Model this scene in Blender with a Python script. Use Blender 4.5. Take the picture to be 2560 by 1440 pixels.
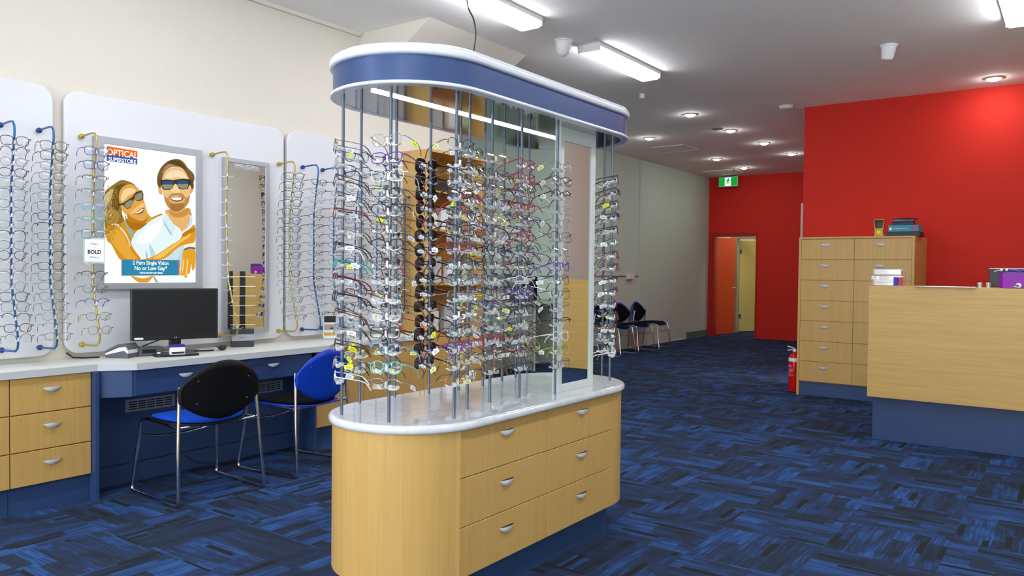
import bpy, bmesh, math, random
from mathutils import Vector, Matrix, Euler
random.seed(7)
PI=math.pi
for o in list(bpy.data.objects): bpy.data.objects.remove(o)
scn=bpy.context.scene
COL=scn.collection

# ---------------------------------------------------------------- camera
F_PX=1959.212
pit,yaw,rol=math.radians(-1.359),math.radians(35.947),math.radians(0.61)
fw=Vector((-math.sin(yaw)*math.cos(pit),math.cos(yaw)*math.cos(pit),math.sin(pit)))
rt=Vector((math.cos(yaw),math.sin(yaw),0)); up=rt.cross(fw)
r2=rt*math.cos(rol)+up*math.sin(rol); u2=-rt*math.sin(rol)+up*math.cos(rol)
cam_data=bpy.data.cameras.new('camera'); cam=bpy.data.objects.new('camera',cam_data); COL.objects.link(cam)
cam_data.sensor_width=36; cam_data.sensor_fit='HORIZONTAL'; cam_data.lens=36*F_PX/2560
cam_data.clip_start=0.05; cam_data.clip_end=100
cam.matrix_world=Matrix(((r2.x,u2.x,-fw.x,0),(r2.y,u2.y,-fw.y,0),(r2.z,u2.z,-fw.z,1.35),(0,0,0,1)))
scn.camera=cam
# ---------------------------------------------------------------- view + world (daylight behind the shop window)
vs=scn.view_settings; vs.view_transform='Standard'; vs.look='None'; vs.gamma=1; vs.exposure=0.12; vs.use_curve_mapping=False
w=bpy.data.worlds.new('world'); scn.world=w; w.use_nodes=True
bg=w.node_tree.nodes['Background']; bg.inputs[0].default_value=(0.90,0.95,1,1); bg.inputs[1].default_value=7.6
TUBE_E=25.0; DOWN_E=165.0; STRIP_E=6.0; POSTER_E=1.0
pl_=bpy.data.lights.new('window_portal','AREA'); pl_.shape='RECTANGLE'; pl_.size=6.1; pl_.size_y=2.2; pl_.energy=1; pl_.cycles.is_portal=True
po=bpy.data.objects.new('window_portal',pl_); COL.objects.link(po); po.location=(-1.86,-3.19,1.6); po.rotation_euler=(math.radians(90),0,0)

# ---------------------------------------------------------------- materials
def lin(h):
    h=h.lstrip('#'); c=[int(h[i:i+2],16)/255 for i in (0,2,4)]
    return tuple((x/12.92 if x<=0.04045 else ((x+0.055)/1.055)**2.4) for x in c)+(1,)
MATS={}
def mat(name,hexc='#808080',rough=.5,metal=0,spec=.5,alpha=1,emit=None,estr=0,trans=0,coat=0,noise=0,nscale=40,bump=0):
    if name in MATS: return MATS[name]
    m=bpy.data.materials.new(name); m.use_nodes=True; nt=m.node_tree; b=nt.nodes['Principled BSDF']
    b.inputs['Base Color'].default_value=lin(hexc); b.inputs['Roughness'].default_value=rough; b.inputs['Metallic'].default_value=metal
    b.inputs['Specular IOR Level'].default_value=spec
    if coat: b.inputs['Coat Weight'].default_value=coat; b.inputs['Coat Roughness'].default_value=.05
    if emit: b.inputs['Emission Color'].default_value=lin(emit); b.inputs['Emission Strength'].default_value=estr
    if trans: b.inputs['Transmission Weight'].default_value=trans
    if noise or bump:
        tc=nt.nodes.new('ShaderNodeTexCoord'); n=nt.nodes.new('ShaderNodeTexNoise'); n.inputs['Scale'].default_value=nscale; n.inputs['Detail'].default_value=4
        nt.links.new(tc.outputs['Object'],n.inputs['Vector'])
        if noise:
            mx=nt.nodes.new('ShaderNodeMix'); mx.data_type='RGBA'; c=lin(hexc)
            mx.inputs[6].default_value=tuple(x*(1-noise) for x in c[:3])+(1,); mx.inputs[7].default_value=tuple(min(1,x*(1+noise)) for x in c[:3])+(1,)
            nt.links.new(n.outputs['Fac'],mx.inputs[0]); nt.links.new(mx.outputs[2],b.inputs['Base Color'])
        if bump:
            bp=nt.nodes.new('ShaderNodeBump'); bp.inputs['Strength'].default_value=bump; bp.inputs['Distance'].default_value=.002
            nt.links.new(n.outputs['Fac'],bp.inputs['Height']); nt.links.new(bp.outputs[0],b.inputs['Normal'])
    MATS[name]=m; return m
def emat(name,hexc,s):
    if name in MATS: return MATS[name]
    m=bpy.data.materials.new(name); m.use_nodes=True; nt=m.node_tree; nt.nodes.clear()
    e=nt.nodes.new('ShaderNodeEmission'); e.inputs[0].default_value=lin(hexc); e.inputs[1].default_value=s
    o=nt.nodes.new('ShaderNodeOutputMaterial'); nt.links.new(e.outputs[0],o.inputs[0]); MATS[name]=m; return m
def clear(name,hexc='#ffffff',k=.25,rough=.05,tint='#ffffff',ior=1.45,diff=.0):
    """thin clear plastic / lens: transparent + gloss by fresnel (+ a little white scatter)"""
    if name in MATS: return MATS[name]
    m=bpy.data.materials.new(name); m.use_nodes=True; nt=m.node_tree; nt.nodes.clear(); N=nt.nodes.new; L=nt.links.new
    tr=N('ShaderNodeBsdfTransparent'); tr.inputs[0].default_value=lin(tint)
    gl=N('ShaderNodeBsdfGlossy'); gl.inputs['Roughness'].default_value=rough; gl.inputs['Color'].default_value=(1,1,1,1)
    lw=N('ShaderNodeFresnel'); lw.inputs['IOR'].default_value=ior
    mp=N('ShaderNodeMath'); mp.operation='ADD'; mp.use_clamp=True; mp.inputs[1].default_value=k; L(lw.outputs[0],mp.inputs[0])
    mx=N('ShaderNodeMixShader'); L(mp.outputs[0],mx.inputs[0]); L(tr.outputs[0],mx.inputs[1]); L(gl.outputs[0],mx.inputs[2])
    out=N('ShaderNodeOutputMaterial'); last=mx
    if diff:
        d=N('ShaderNodeBsdfDiffuse'); d.inputs[0].default_value=lin(hexc); m2=N('ShaderNodeMixShader'); m2.inputs[0].default_value=diff
        L(mx.outputs[0],m2.inputs[1]); L(d.outputs[0],m2.inputs[2]); last=m2
    L(last.outputs[0],out.inputs[0]); MATS[name]=m; return m
def wood(name,base,dark,axis='Z',rough=.38):
    if name in MATS: return MATS[name]
    m=bpy.data.materials.new(name); m.use_nodes=True; nt=m.node_tree; b=nt.nodes['Principled BSDF']; N=nt.nodes.new; L=nt.links.new
    tc=N('ShaderNodeTexCoord'); mp=N('ShaderNodeMapping'); s={'Z':(45,45,1.2),'X':(1.2,45,45),'Y':(45,1.2,45)}[axis]; mp.inputs['Scale'].default_value=s
    L(tc.outputs['Object'],mp.inputs['Vector'])
    n=N('ShaderNodeTexNoise'); n.inputs['Scale'].default_value=1.6; n.inputs['Detail'].default_value=6; n.inputs['Distortion'].default_value=.6; L(mp.outputs[0],n.inputs['Vector'])
    n2=N('ShaderNodeTexNoise'); n2.inputs['Scale'].default_value=9; n2.inputs['Detail'].default_value=2; L(mp.outputs[0],n2.inputs['Vector'])
    ad=N('ShaderNodeMath'); ad.operation='MULTIPLY_ADD'; ad.inputs[1].default_value=.35; L(n2.outputs['Fac'],ad.inputs[0]); L(n.outputs['Fac'],ad.inputs[2])
    cr=N('ShaderNodeValToRGB'); cr.color_ramp.elements[0].position=.42; cr.color_ramp.elements[0].color=lin(dark); cr.color_ramp.elements[1].position=.85; cr.color_ramp.elements[1].color=lin(base)
    L(ad.outputs[0],cr.inputs[0]); L(cr.outputs[0],b.inputs['Base Color']); b.inputs['Roughness'].default_value=rough; b.inputs['Specular IOR Level'].default_value=.4
    MATS[name]=m; return m
def carpet():
    m=bpy.data.materials.new('carpet tiles'); m.use_nodes=True; nt=m.node_tree; b=nt.nodes['Principled BSDF']; N=nt.nodes.new; L=nt.links.new
    def math_(op,a,c=None,cl=False):
        n=N('ShaderNodeMath'); n.operation=op; n.use_clamp=cl
        for i,v in enumerate((a,c)):
            if v is None: continue
            if isinstance(v,(int,float)): n.inputs[i].default_value=v
            else: L(v,n.inputs[i])
        return n.outputs[0]
    g=N('ShaderNodeNewGeometry'); sp=N('ShaderNodeSeparateXYZ'); L(g.outputs['Position'],sp.inputs[0])
    X,Y=sp.outputs[0],sp.outputs[1]
    T=.5
    ix=math_('FLOOR',math_('DIVIDE',X,T)); iy=math_('FLOOR',math_('DIVIDE',Y,T))
    ck=math_('FLOORED_MODULO',math_('ADD',ix,iy),2)
    inv=math_('SUBTRACT',1,ck)
    u=math_('ADD',math_('MULTIPLY',X,ck),math_('MULTIPLY',Y,inv)); v=math_('ADD',math_('MULTIPLY',Y,ck),math_('MULTIPLY',X,inv))
    off=math_('ADD',math_('MULTIPLY',ix,3.7),math_('MULTIPLY',iy,9.1))
    def comb(a,c,d):
        n=N('ShaderNodeCombineXYZ')
        for i,q in enumerate((a,c,d)):
            if isinstance(q,(int,float)): n.inputs[i].default_value=q
            else: L(q,n.inputs[i])
        return n.outputs[0]
    # bands: rows of 32 mm, cut in blocks of 190 mm, staggered per row
    row=math_('FLOOR',math_('DIVIDE',v,.031))
    wr=N('ShaderNodeTexWhiteNoise'); wr.noise_dimensions='2D'; L(comb(row,off,0),wr.inputs['Vector'])
    blk=math_('FLOOR',math_('ADD',math_('DIVIDE',u,.21),math_('MULTIPLY',wr.outputs['Value'],5)))
    wn=N('ShaderNodeTexWhiteNoise'); wn.noise_dimensions='3D'; L(comb(blk,row,off),wn.inputs['Vector'])
    # fine yarn lines
    fn=N('ShaderNodeTexNoise'); fn.inputs['Scale'].default_value=1; fn.inputs['Detail'].default_value=3; L(comb(math_('MULTIPLY',u,7),math_('MULTIPLY',v,190),off),fn.inputs['Vector'])
    bn=N('ShaderNodeTexNoise'); bn.inputs['Scale'].default_value=1; bn.inputs['Detail'].default_value=2; L(comb(math_('MULTIPLY',u,4),math_('MULTIPLY',v,22),off),bn.inputs['Vector'])
    # wide regions (4 rows x 260 mm), ragged by the single rows
    wrow=math_('FLOOR',math_('DIVIDE',v,.083)); wr2=N('ShaderNodeTexWhiteNoise'); wr2.noise_dimensions='2D'; L(comb(wrow,off,5),wr2.inputs['Vector'])
    wblk=math_('FLOOR',math_('ADD',math_('DIVIDE',u,.27),math_('MULTIPLY',wr2.outputs['Value'],5)))
    wn2=N('ShaderNodeTexWhiteNoise'); wn2.noise_dimensions='3D'; L(comb(wblk,wrow,math_('ADD',off,31)),wn2.inputs['Vector'])
    val=math_('ADD',math_('MULTIPLY',wn2.outputs['Value'],.42),math_('MULTIPLY',wn.outputs['Value'],.2))
    val=math_('ADD',val,math_('MULTIPLY',bn.outputs['Fac'],.4))
    val=math_('ADD',val,math_('MULTIPLY',math_('SUBTRACT',fn.outputs['Fac'],.5),1.0))
    cr=N('ShaderNodeValToRGB'); e=cr.color_ramp.elements
    e[0].position=.15; e[0].color=lin('#222934'); e[1].position=.9; e[1].color=lin('#365a93')
    for p,c in ((.42,'#2a3447'),(.56,'#28385a'),(.68,'#2a4878')): k=e.new(p); k.color=lin(c)
    L(val,cr.inputs[0])
    bar=math_('GREATER_THAN',wn.outputs['Value'],.945)
    mx=N('ShaderNodeMix'); mx.data_type='RGBA'; L(bar,mx.inputs[0]); L(cr.outputs[0],mx.inputs[6]); mx.inputs[7].default_value=lin('#24282b')
    L(mx.outputs[2],b.inputs['Base Color'])
    b.inputs['Roughness'].default_value=.95; b.inputs['Specular IOR Level'].default_value=.1
    bp=N('ShaderNodeBump'); bp.inputs['Strength'].default_value=.5; bp.inputs['Distance'].default_value=.003; L(fn.outputs['Fac'],bp.inputs['Height']); L(bp.outputs[0],b.inputs['Normal'])
    return m
def marble():
    m=bpy.data.materials.new('white marble laminate'); m.use_nodes=True; nt=m.node_tree; b=nt.nodes['Principled BSDF']; N=nt.nodes.new; L=nt.links.new
    tc=N('ShaderNodeTexCoord'); n=N('ShaderNodeTexNoise'); n.inputs['Scale'].default_value=5; n.inputs['Detail'].default_value=8; n.inputs['Distortion'].default_value=2.2; L(tc.outputs['Object'],n.inputs['Vector'])
    cr=N('ShaderNodeValToRGB'); e=cr.color_ramp.elements; e[0].position=.40; e[0].color=lin('#d7dade'); e[1].position=.5; e[1].color=lin('#cdd1d6'); k=e.new(.60); k.color=lin('#d7dade')
    L(n.outputs['Fac'],cr.inputs[0]); L(cr.outputs[0],b.inputs['Base Color']); b.inputs['Roughness'].default_value=.06; b.inputs['Specular IOR Level'].default_value=.7; b.inputs['Coat Weight'].default_value=.5; b.inputs['Coat Roughness'].default_value=.03
    return m
M_CREAM=mat('cream wall paint','#d9d3c7',.85,spec=.2,noise=.02,nscale=30)
M_RIGHT=mat('cream right wall paint','#eef1e6',.85,spec=.2,noise=.02,nscale=30)
M_GREEN=mat('pale grey green wall paint','#bdd6c9',.85,spec=.2,noise=.03,nscale=20)
M_CEIL=mat('ceiling paint','#f4f2f0',.9,spec=.15,noise=.015,nscale=12)
M_RED=mat('red wall paint','#d42d20',.7,spec=.25,noise=.03,nscale=60)
M_CARPET=carpet(); M_MARBLE=marble()
M_BEECH=wood('beech laminate vertical','#cba460','#c19955','Z')
M_BEECHX=wood('beech laminate horizontal','#cfa862','#c09a56','X')
M_BEECHD=wood('beech laminate inside','#c98d42','#b57a36','Z')
M_NAVY=mat('navy laminate','#2b4470',.45,noise=.04,nscale=200)
M_WHITE=mat('white gloss panel','#dadbdf',.25,spec=.5,noise=.01,nscale=5)
M_COUNTER=mat('pale laminate counter','#dcdcd4',.4,noise=.02,nscale=30)
M_EDGE=mat('counter edge grey','#c3c8ca',.4)
M_CHROME=mat('chrome','#d8dade',.14,1)
M_STEEL=mat('brushed steel handle','#e6e6e8',.25,.12)
M_POLE=mat('blue grey metal pole','#626c7d',.35,.6)
M_BAND=mat('blue canopy laminate','#30497a',.33,.2,spec=.6)
M_GLW=mat('white gloss moulding','#dcdfe8',.1,spec=.6,coat=.4)
M_SOFF=mat('mirrored soffit','#b4b8bd',.06,.95)
M_RODB=mat('blue enamel rod','#1f5f9e',.3,.3)
M_KNOBB=mat('dark blue knob','#1c3672',.35)
M_RODG=mat('gold enamel rod','#b5a352',.3,.45)
M_KNOBG=mat('gold knob','#b99a3a',.35,.4)
M_ACR=clear('clear acrylic holder','#ffffff',.25,.12,diff=.5)
M_LENS=clear('spectacle lens','#ffffff',.0,.02,tint='#f9fbfb',ior=1.38)
M_MIRROR=mat('mirror glass','#e8ebe8',.015,1)
M_ALU=mat('silver frame','#aeb1b8',.4,.35)
M_GREYP=mat('pale grey frame','#c9d0cd',.4)
M_BLACK=mat('black plastic','#17181a',.4)
M_SCREEN=mat('dark screen','#0f1011',.18)
M_BLUEP=mat('blue plastic shell','#0c3fc0',.3,spec=.5)
M_BLKP=mat('black plastic shell','#101114',.45,spec=.25)
M_PADB=mat('black fabric pad','#0c0f14',.95,spec=.1,bump=.3,nscale=400)
M_PADBL=mat('blue fabric pad','#1348b8',.95,spec=.1,bump=.3,nscale=400)
M_WHT=mat('white plastic','#e6e7e6',.4)
M_GREYPL=mat('grey plastic','#55595f',.45)
M_VENT=mat('vent grey','#8a93a1',.45,.2)
M_DARK=mat('dark opening','#0b0d12',.8)
M_TAGW=mat('white price tag','#f1f2f2',.6); M_TAGY=mat('yellow price tag','#dff000',.6); M_TAGP=mat('pale yellow price tag','#eef0a6',.6)
M_TEAL=mat('teal box','#2f8fa5',.5)
M_INK=mat('black print','#26282c',.6)

# ---------------------------------------------------------------- mesh helpers
LOC={}
class MB:
    def __init__(s): s.v=[]; s.f=[]; s.m=[]; s.s=[]
    def add(s,v,f,mi=0,sm=False):
        n=len(s.v); s.v+= [tuple(p) for p in v]; s.f+=[tuple(i+n for i in q) for q in f]; s.m+=[mi]*len(f); s.s+=[sm]*len(f); return s
    def box(s,a,b,mi=0,bev=0,seg=2):
        x0,y0,z0=[min(a[i],b[i]) for i in range(3)]; x1,y1,z1=[max(a[i],b[i]) for i in range(3)]
        if bev:
            bm=bmesh.new(); bmesh.ops.create_cube(bm,size=1)
            for q in bm.verts: q.co=Vector(((x0+x1)/2+q.co.x*(x1-x0),(y0+y1)/2+q.co.y*(y1-y0),(z0+z1)/2+q.co.z*(z1-z0)))
            bmesh.ops.bevel(bm,geom=list(bm.edges),offset=bev,segments=seg,affect='EDGES',profile=.5)
            bm.verts.index_update(); s.add([q.co[:] for q in bm.verts],[[q.index for q in f.verts] for f in bm.faces],mi); bm.free(); return s
        v=[(x0,y0,z0),(x1,y0,z0),(x1,y1,z0),(x0,y1,z0),(x0,y0,z1),(x1,y0,z1),(x1,y1,z1),(x0,y1,z1)]
        return s.add(v,[(0,3,2,1),(4,5,6,7),(0,1,5,4),(1,2,6,5),(2,3,7,6),(3,0,4,7)],mi)
    def prism(s,poly,z0,z1,mi=0,fn=None,sm=False):
        """poly in (a,b), extruded along c; fn maps (a,b,c)->xyz"""
        fn=fn or (lambda a,b,c:(a,b,c)); n=len(poly)
        v=[fn(a,b,z0) for a,b in poly]+[fn(a,b,z1) for a,b in poly]
        s.add(v,[tuple(range(n))[::-1],tuple(range(n,2*n))],mi)
        return s.add(v,[(i,(i+1)%n,n+(i+1)%n,n+i) for i in range(n)],mi,sm)
    def tube(s,pts,r,seg=8,mi=0,closed=False,cap=True,flat=1.0):
        P=[Vector(p) for p in pts]; n=len(P); R=r if isinstance(r,(list,tuple)) else [r]*n
        T=[]
        for i in range(n):
            a=P[(i-1)%n] if (closed or i>0) else P[i]; b=P[(i+1)%n] if (closed or i<n-1) else P[i]; T.append((b-a).normalized())
        ref=Vector((0,0,1)) if abs(T[0].z)<.9 else Vector((1,0,0))
        nrm=(ref-T[0]*ref.dot(T[0])).normalized(); v=[]
        for i in range(n):
            nrm=(nrm-T[i]*nrm.dot(T[i])).normalized(); bn=T[i].cross(nrm)
            for k in range(seg):
                a=2*PI*k/seg; v.append(P[i]+nrm*math.cos(a)*R[i]+bn*math.sin(a)*R[i]*flat)
        f=[]
        for i in range(n if closed else n-1):
            j=(i+1)%n
            for k in range(seg): f.append((i*seg+k,i*seg+(k+1)%seg,j*seg+(k+1)%seg,j*seg+k))
        s.add(v,f,mi,True)
        if cap and not closed:
            s.add(v[:seg],[tuple(range(seg))[::-1]],mi); s.add(v[-seg:],[tuple(range(seg))],mi)
        return s
    def cyl(s,c,r,z0,z1,seg=20,mi=0,r1=None):
        return s.lathe(c,[(0,z0),(r,z0),(r if r1 is None else r1,z1),(0,z1)],seg,mi,False)
    def lathe(s,c,prof,seg=20,mi=0,sm=True):
        v=[];f=[]
        for (r,z) in prof:
            for k in range(seg): a=2*PI*k/seg; v.append((c[0]+r*math.cos(a),c[1]+r*math.sin(a),z))
        for i in range(len(prof)-1):
            for k in range(seg): f.append((i*seg+k,i*seg+(k+1)%seg,(i+1)*seg+(k+1)%seg,(i+1)*seg+k))
        return s.add(v,f,mi,sm)
    def ball(s,c,r,seg=12,mi=0,sc=(1,1,1)):
        v=[];f=[];R=seg//2
        for i in range(R+1):
            for k in range(seg):
                t=PI*i/R; a=2*PI*k/seg; v.append((c[0]+r*sc[0]*math.sin(t)*math.cos(a),c[1]+r*sc[1]*math.sin(t)*math.sin(a),c[2]+r*sc[2]*math.cos(t)))
        for i in range(R):
            for k in range(seg): f.append((i*seg+k,(i+1)*seg+k,(i+1)*seg+(k+1)%seg,i*seg+(k+1)%seg))
        return s.add(v,f,mi,True)
    def stadium(s,xc,y0,y1,R,prof,mi=0,seg=20,capb=True,capt=True,sm=True):
        """prof list of (offset,z): rings of the stadium grown by offset"""
        rings=[]
        for off,z in prof:
            rr=R+off; ring=[]
            for k in range(seg+1): a=PI*k/seg; ring.append((xc+rr*math.cos(a),y1-R+rr*math.sin(a),z))
            for k in range(seg+1): a=PI+PI*k/seg; ring.append((xc+rr*math.cos(a),y0+R+rr*math.sin(a),z))
            rings.append(ring)
        n=len(rings[0]); v=[p for r in rings for p in r]
        f=[(i*n+k,i*n+(k+1)%n,(i+1)*n+(k+1)%n,(i+1)*n+k) for i in range(len(rings)-1) for k in range(n)]
        s.add(v,f,mi,sm)
        if capb: s.add(rings[0],[tuple(range(n))[::-1]],mi)
        if capt: s.add(rings[-1],[tuple(range(n))],mi)
        return s
    def xf(s,M):
        s.v=[tuple(M@Vector(p)) for p in s.v]; return s
    def mesh(s,name,mats,org=(0,0,0)):
        me=bpy.data.meshes.new(name); me.from_pydata([(p[0]-org[0],p[1]-org[1],p[2]-org[2]) for p in s.v],[],s.f)
        for m in (mats if isinstance(mats,(list,tuple)) else [mats]): me.materials.append(m)
        me.polygons.foreach_set('material_index',s.m); me.polygons.foreach_set('use_smooth',s.s)
        bm=bmesh.new(); bm.from_mesh(me); bmesh.ops.recalc_face_normals(bm,faces=bm.faces); bm.to_mesh(me); bm.free()
        me.update(); return me
    def build(s,name,mats,parent=None):
        if parent is None:
            lo=[min(p[i] for p in s.v) for i in range(3)]; hi=[max(p[i] for p in s.v) for i in range(3)]
            org=((lo[0]+hi[0])/2,(lo[1]+hi[1])/2,lo[2])
        else: org=LOC.get(parent.name,(0,0,0))
        o=bpy.data.objects.new(name,s.mesh(name,mats,org)); COL.objects.link(o)
        if parent is None: o.location=org; LOC[o.name]=org
        else: o.parent=parent; LOC[o.name]=org
        return o
def tag(o,label=None,cat=None,group=None,kind=None):
    if label: o['label']=label
    if cat: o['category']=cat
    if group: o['group']=group
    if kind: o['kind']=kind
    return o
def empty(name,loc=(0,0,0),label=None,cat=None,group=None):
    o=bpy.data.objects.new(name,None); COL.objects.link(o); o.empty_display_size=.1; o.location=loc; LOC[o.name]=tuple(loc)
    return tag(o,label,cat,group)
def struct(name,mb,m): return tag(mb.build(name,m),kind='structure')
def text_mesh(body,size,M,depth=.0006,align='CENTER',sx=1.0,bold=0):
    cu=bpy.data.curves.new('t','FONT'); cu.body=body; cu.size=size; cu.align_x=align; cu.align_y='CENTER'; cu.extrude=depth; cu.offset=bold; cu.resolution_u=3
    ob=bpy.data.objects.new('t',cu); me=bpy.data.meshes.new_from_object(ob)
    mb=MB(); S=Matrix.Diagonal((sx,1,1,1)); mb.add([tuple(M@S@v.co) for v in me.vertices],[tuple(p.vertices) for p in me.polygons])
    bpy.data.objects.remove(ob); bpy.data.curves.remove(cu); bpy.data.meshes.remove(me); return mb
def FR(o,xd,yd,zd):
    "frame matrix: local x,y,z directions placed at o"
    xd,yd,zd=Vector(xd),Vector(yd),Vector(zd)
    return Matrix(((xd.x,yd.x,zd.x,o[0]),(xd.y,yd.y,zd.y,o[1]),(xd.z,yd.z,zd.z,o[2]),(0,0,0,1)))
FX=lambda o:FR(o,(0,1,0),(0,0,1),(1,0,0))      # reads on a face that looks to +X
FYN=lambda o:FR(o,(1,0,0),(0,0,1),(0,-1,0))    # reads on a face that looks to -Y
def rrect(a0,b0,a1,b1,r,n=6):
    P=[]
    for cx,cy,t in ((a1-r,b1-r,0),(a0+r,b1-r,1),(a0+r,b0+r,2),(a1-r,b0+r,3)):
        for k in range(n+1): a=(t+k/n)*PI/2; P.append((cx+r*math.cos(a),cy+r*math.sin(a)))
    return P
def handle(c,tan,nrm,L=.1,Hh=.026,D=.022):
    """cup pull: straight lip on top, curved belly below. c = centre of the lip on the face"""
    c,tan,nrm=Vector(c),Vector(tan),Vector(nrm); mb=MB(); nu,nv=14,5; v=[]
    for i in range(nu+1):
        u=-1+2*i/nu; q=1-abs(u)**2.2
        for j in range(nv+1):
            t=j/nv; out=D*q*math.cos(t*PI/2)**.8 if t<1 else 0; dz=-Hh*q*math.sin(t*PI/2)+.004*q*(1-t)
            v.append(c+tan*(u*L/2)+nrm*(out+.0005)+Vector((0,0,dz)))
    mb.add(v,[(i*(nv+1)+j,(i+1)*(nv+1)+j,(i+1)*(nv+1)+j+1,i*(nv+1)+j+1) for i in range(nu) for j in range(nv)],0,True)
    w=[c+tan*((-1+2*i/nu)*L/2)+nrm*(.0005) for i in range(nu+1)]
    mb.add([v[i*(nv+1)] for i in range(nu+1)]+w,[(i,i+1,nu+2+i,nu+1+i) for i in range(nu)],1)
    return mb
ORD=['first','second','third','fourth','fifth','sixth','seventh','eighth','ninth','tenth','eleventh','twelfth','thirteenth','fourteenth','fifteenth','sixteenth','seventeenth','eighteenth','nineteenth','twentieth','twenty-first']
# ================================================================ ROOM
CE=3.315; WX=-4.949; PX_=-4.909; FX0=-6.35; YB=15.778; YR=9.619; XR=1.22; YF=-3.2
struct('floor',MB().box((-6.6,YF-.2,-.12),(XR+.2,19.2,0)),M_CARPET)
struct('ceiling',MB().box((-6.6,YF-.2,CE),(XR+.2,19.2,CE+.12)),M_CEIL)
struct('wall_left',MB().box((WX-.2,YF,0),(WX,5.92,CE)).box((FX0-.15,5.72,0),(WX-.2,5.92,CE)),M_CREAM)
struct('wall_rear_left',MB().box((FX0-.15,5.92,0),(FX0,YB+.0,CE)).box((FX0,12.56,0),(FX0+.025,12.97,CE-.02)),M_GREEN)
struct('wall_right',MB().box((XR,YF,0),(XR+.15,YR,CE)),M_RIGHT)
# back wall with the door opening
DX0,DX1,DZ=-6.25,-5.31,2.12
struct('wall_back',MB().box((FX0-.15,YB,0),(DX0,YB+.12,CE)).box((DX1,YB,0),(-2.5,YB+.12,CE)).box((DX0,YB,DZ),(DX1,YB+.12,CE)),M_RED)
struct('wall_partition',MB().box((-2.70,YR,0),(XR+.15,YR+.12,CE)).box((-2.70,YR+.12,0),(-2.58,YR+.22,CE)).box((-2.70,YR+.22,2.2),(-2.58,10.75,CE)).box((-2.70,10.75,0),(-2.58,YB,CE)),M_RED)
o=struct('trim_1',MB().box((-2.76,YR+.13,0),(-2.70,YR+.22,2.19)).box((-2.76,YR+.22,2.12),(-2.70,10.75,2.19)).box((-2.76,10.75,0),(-2.70,10.83,2.19)),M_GREYP)
struct('wall_front',MB().box((WX-.2,YF-.15,0),(XR+.15,YF,.45)).box((WX-.2,YF-.15,2.75),(XR+.15,YF,CE)),M_CREAM)
mb=MB()
for x in (WX,-3.4,-1.85,-.3,XR-.05): mb.box((x,YF-.1,.45),(x+.05,YF-.04,2.75))
mb.box((WX,YF-.1,.45),(XR,YF-.04,.5)).box((WX,YF-.1,2.7),(XR,YF-.04,2.75))
o=struct('window_1',mb,M_ALU)
gl=MB().box((WX+.05,YF-.075,.5),(XR-.05,YF-.067,2.7)).build('glass',M_LENS,o)
# cornice and sloping bulkhead
struct('trim_2',MB().box((WX,YF,CE-.03),(WX+.03,4.6,CE)),M_CREAM)
# triangular boxing under the ceiling against the left wall
mb=MB().prism([(WX,CE),(WX+.79,CE),(WX,CE-.49)],4.61,5.92,fn=lambda a,b,c:(a,c,b))
struct('trim_3',mb,M_CREAM)
# back room seen through the door
struct('wall_rear_room',MB().box((FX0-.15,18.6,0),(-3.6,18.7,CE)).box((-3.75,YB+.12,0),(-3.6,18.6,CE)).box((FX0-.15,YB+.12,0),(FX0,18.6,CE)),mat('rear room paint','#e6e0a8',.8))
# jamb of the red doorway
struct('trim_4',MB().box((DX0+.0005,YB-.012,0),(DX0+.045,YB+.13,DZ-.045)).box((DX0+.0005,YB-.012,DZ-.0445),(DX1-.0005,YB+.13,DZ-.0005)).box((DX1-.03,YB-.012,0),(DX1-.0005,YB+.13,DZ-.045)).box((DX0-.06,YB-.022,0),(DX0-.0005,YB-.0005,DZ+.05)).box((DX0,YB-.022,DZ+.0005),(DX1,YB-.0005,DZ+.05)),mat('red gloss trim','#b3201a',.35))
def locpart(mb,name,m,parent):
    o=bpy.data.objects.new(name,mb.mesh(name,m)); COL.objects.link(o); o.parent=parent; LOC[o.name]=(0,0,0); return o
d=empty('door_1',(DX0+.005,YB+.135,0)); d['kind']='structure'
locpart(MB().box((0,0,.012),(.78,.04,DZ-.05)),'door_leaf',mat('orange red door paint','#e0582a',.4),d)
locpart(MB().tube([(.72,-.001,1.0),(.72,-.05,1.0),(.60,-.05,1.0)],.009,8),'door_handle',M_STEEL,d)
for z in (.28,1.78): locpart(MB().box((.0,-.012,z),(.05,-.0005,z+.1)),'hinge',M_STEEL,d)
d.rotation_euler=(0,0,math.radians(79))
# passage wall with the inner door frame and pale yellow door
struct('wall_passage',MB().box((FX0,17.12,0),(-6.335,17.2,CE)).box((-6.21,17.12,2.14),(-3.75,17.2,CE)).box((-5.35,17.12,0),(-3.75,17.2,2.14)),mat('passage paint','#d8d4b4',.8))
struct('trim_5',MB().box((-6.335,17.09,0),(-6.20,17.22,2.14)).box((-6.20,17.09,2.08),(-5.35,17.22,2.14)),mat('grey green frame paint','#a9ad98',.6))
d2=empty('door_2',(-6.195,17.23,0)); d2['kind']='structure'
locpart(MB().box((0,0,.015),(.78,.038,2.05)),'door_leaf',mat('pale yellow door paint','#ddd884',.5),d2)
locpart(MB().tube([(.72,-.001,1.03),(.72,-.05,1.03),(.60,-.05,1.03)],.009,8),'door_handle',M_DARK,d2)
for z in (.3,1.75): locpart(MB().box((.0,-.01,z),(.045,-.0005,z+.1)),'hinge',M_GREYPL,d2)
d2.rotation_euler=(0,0,math.radians(52))
struct('baseboard_left',MB().box((FX0,14.7,0),(FX0+.02,YB-.02,.13)).box((FX0,14.7,0),(FX0+.035,YB-.02,.025)).box((FX0,10.4,0),(FX0+.02,11.55,.13)),mat('green baseboard','#4f7a66',.5))
struct('baseboard_rear',MB().box((FX0,11.56,0),(FX0+.015,14.69,.02)),M_GREEN)
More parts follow.
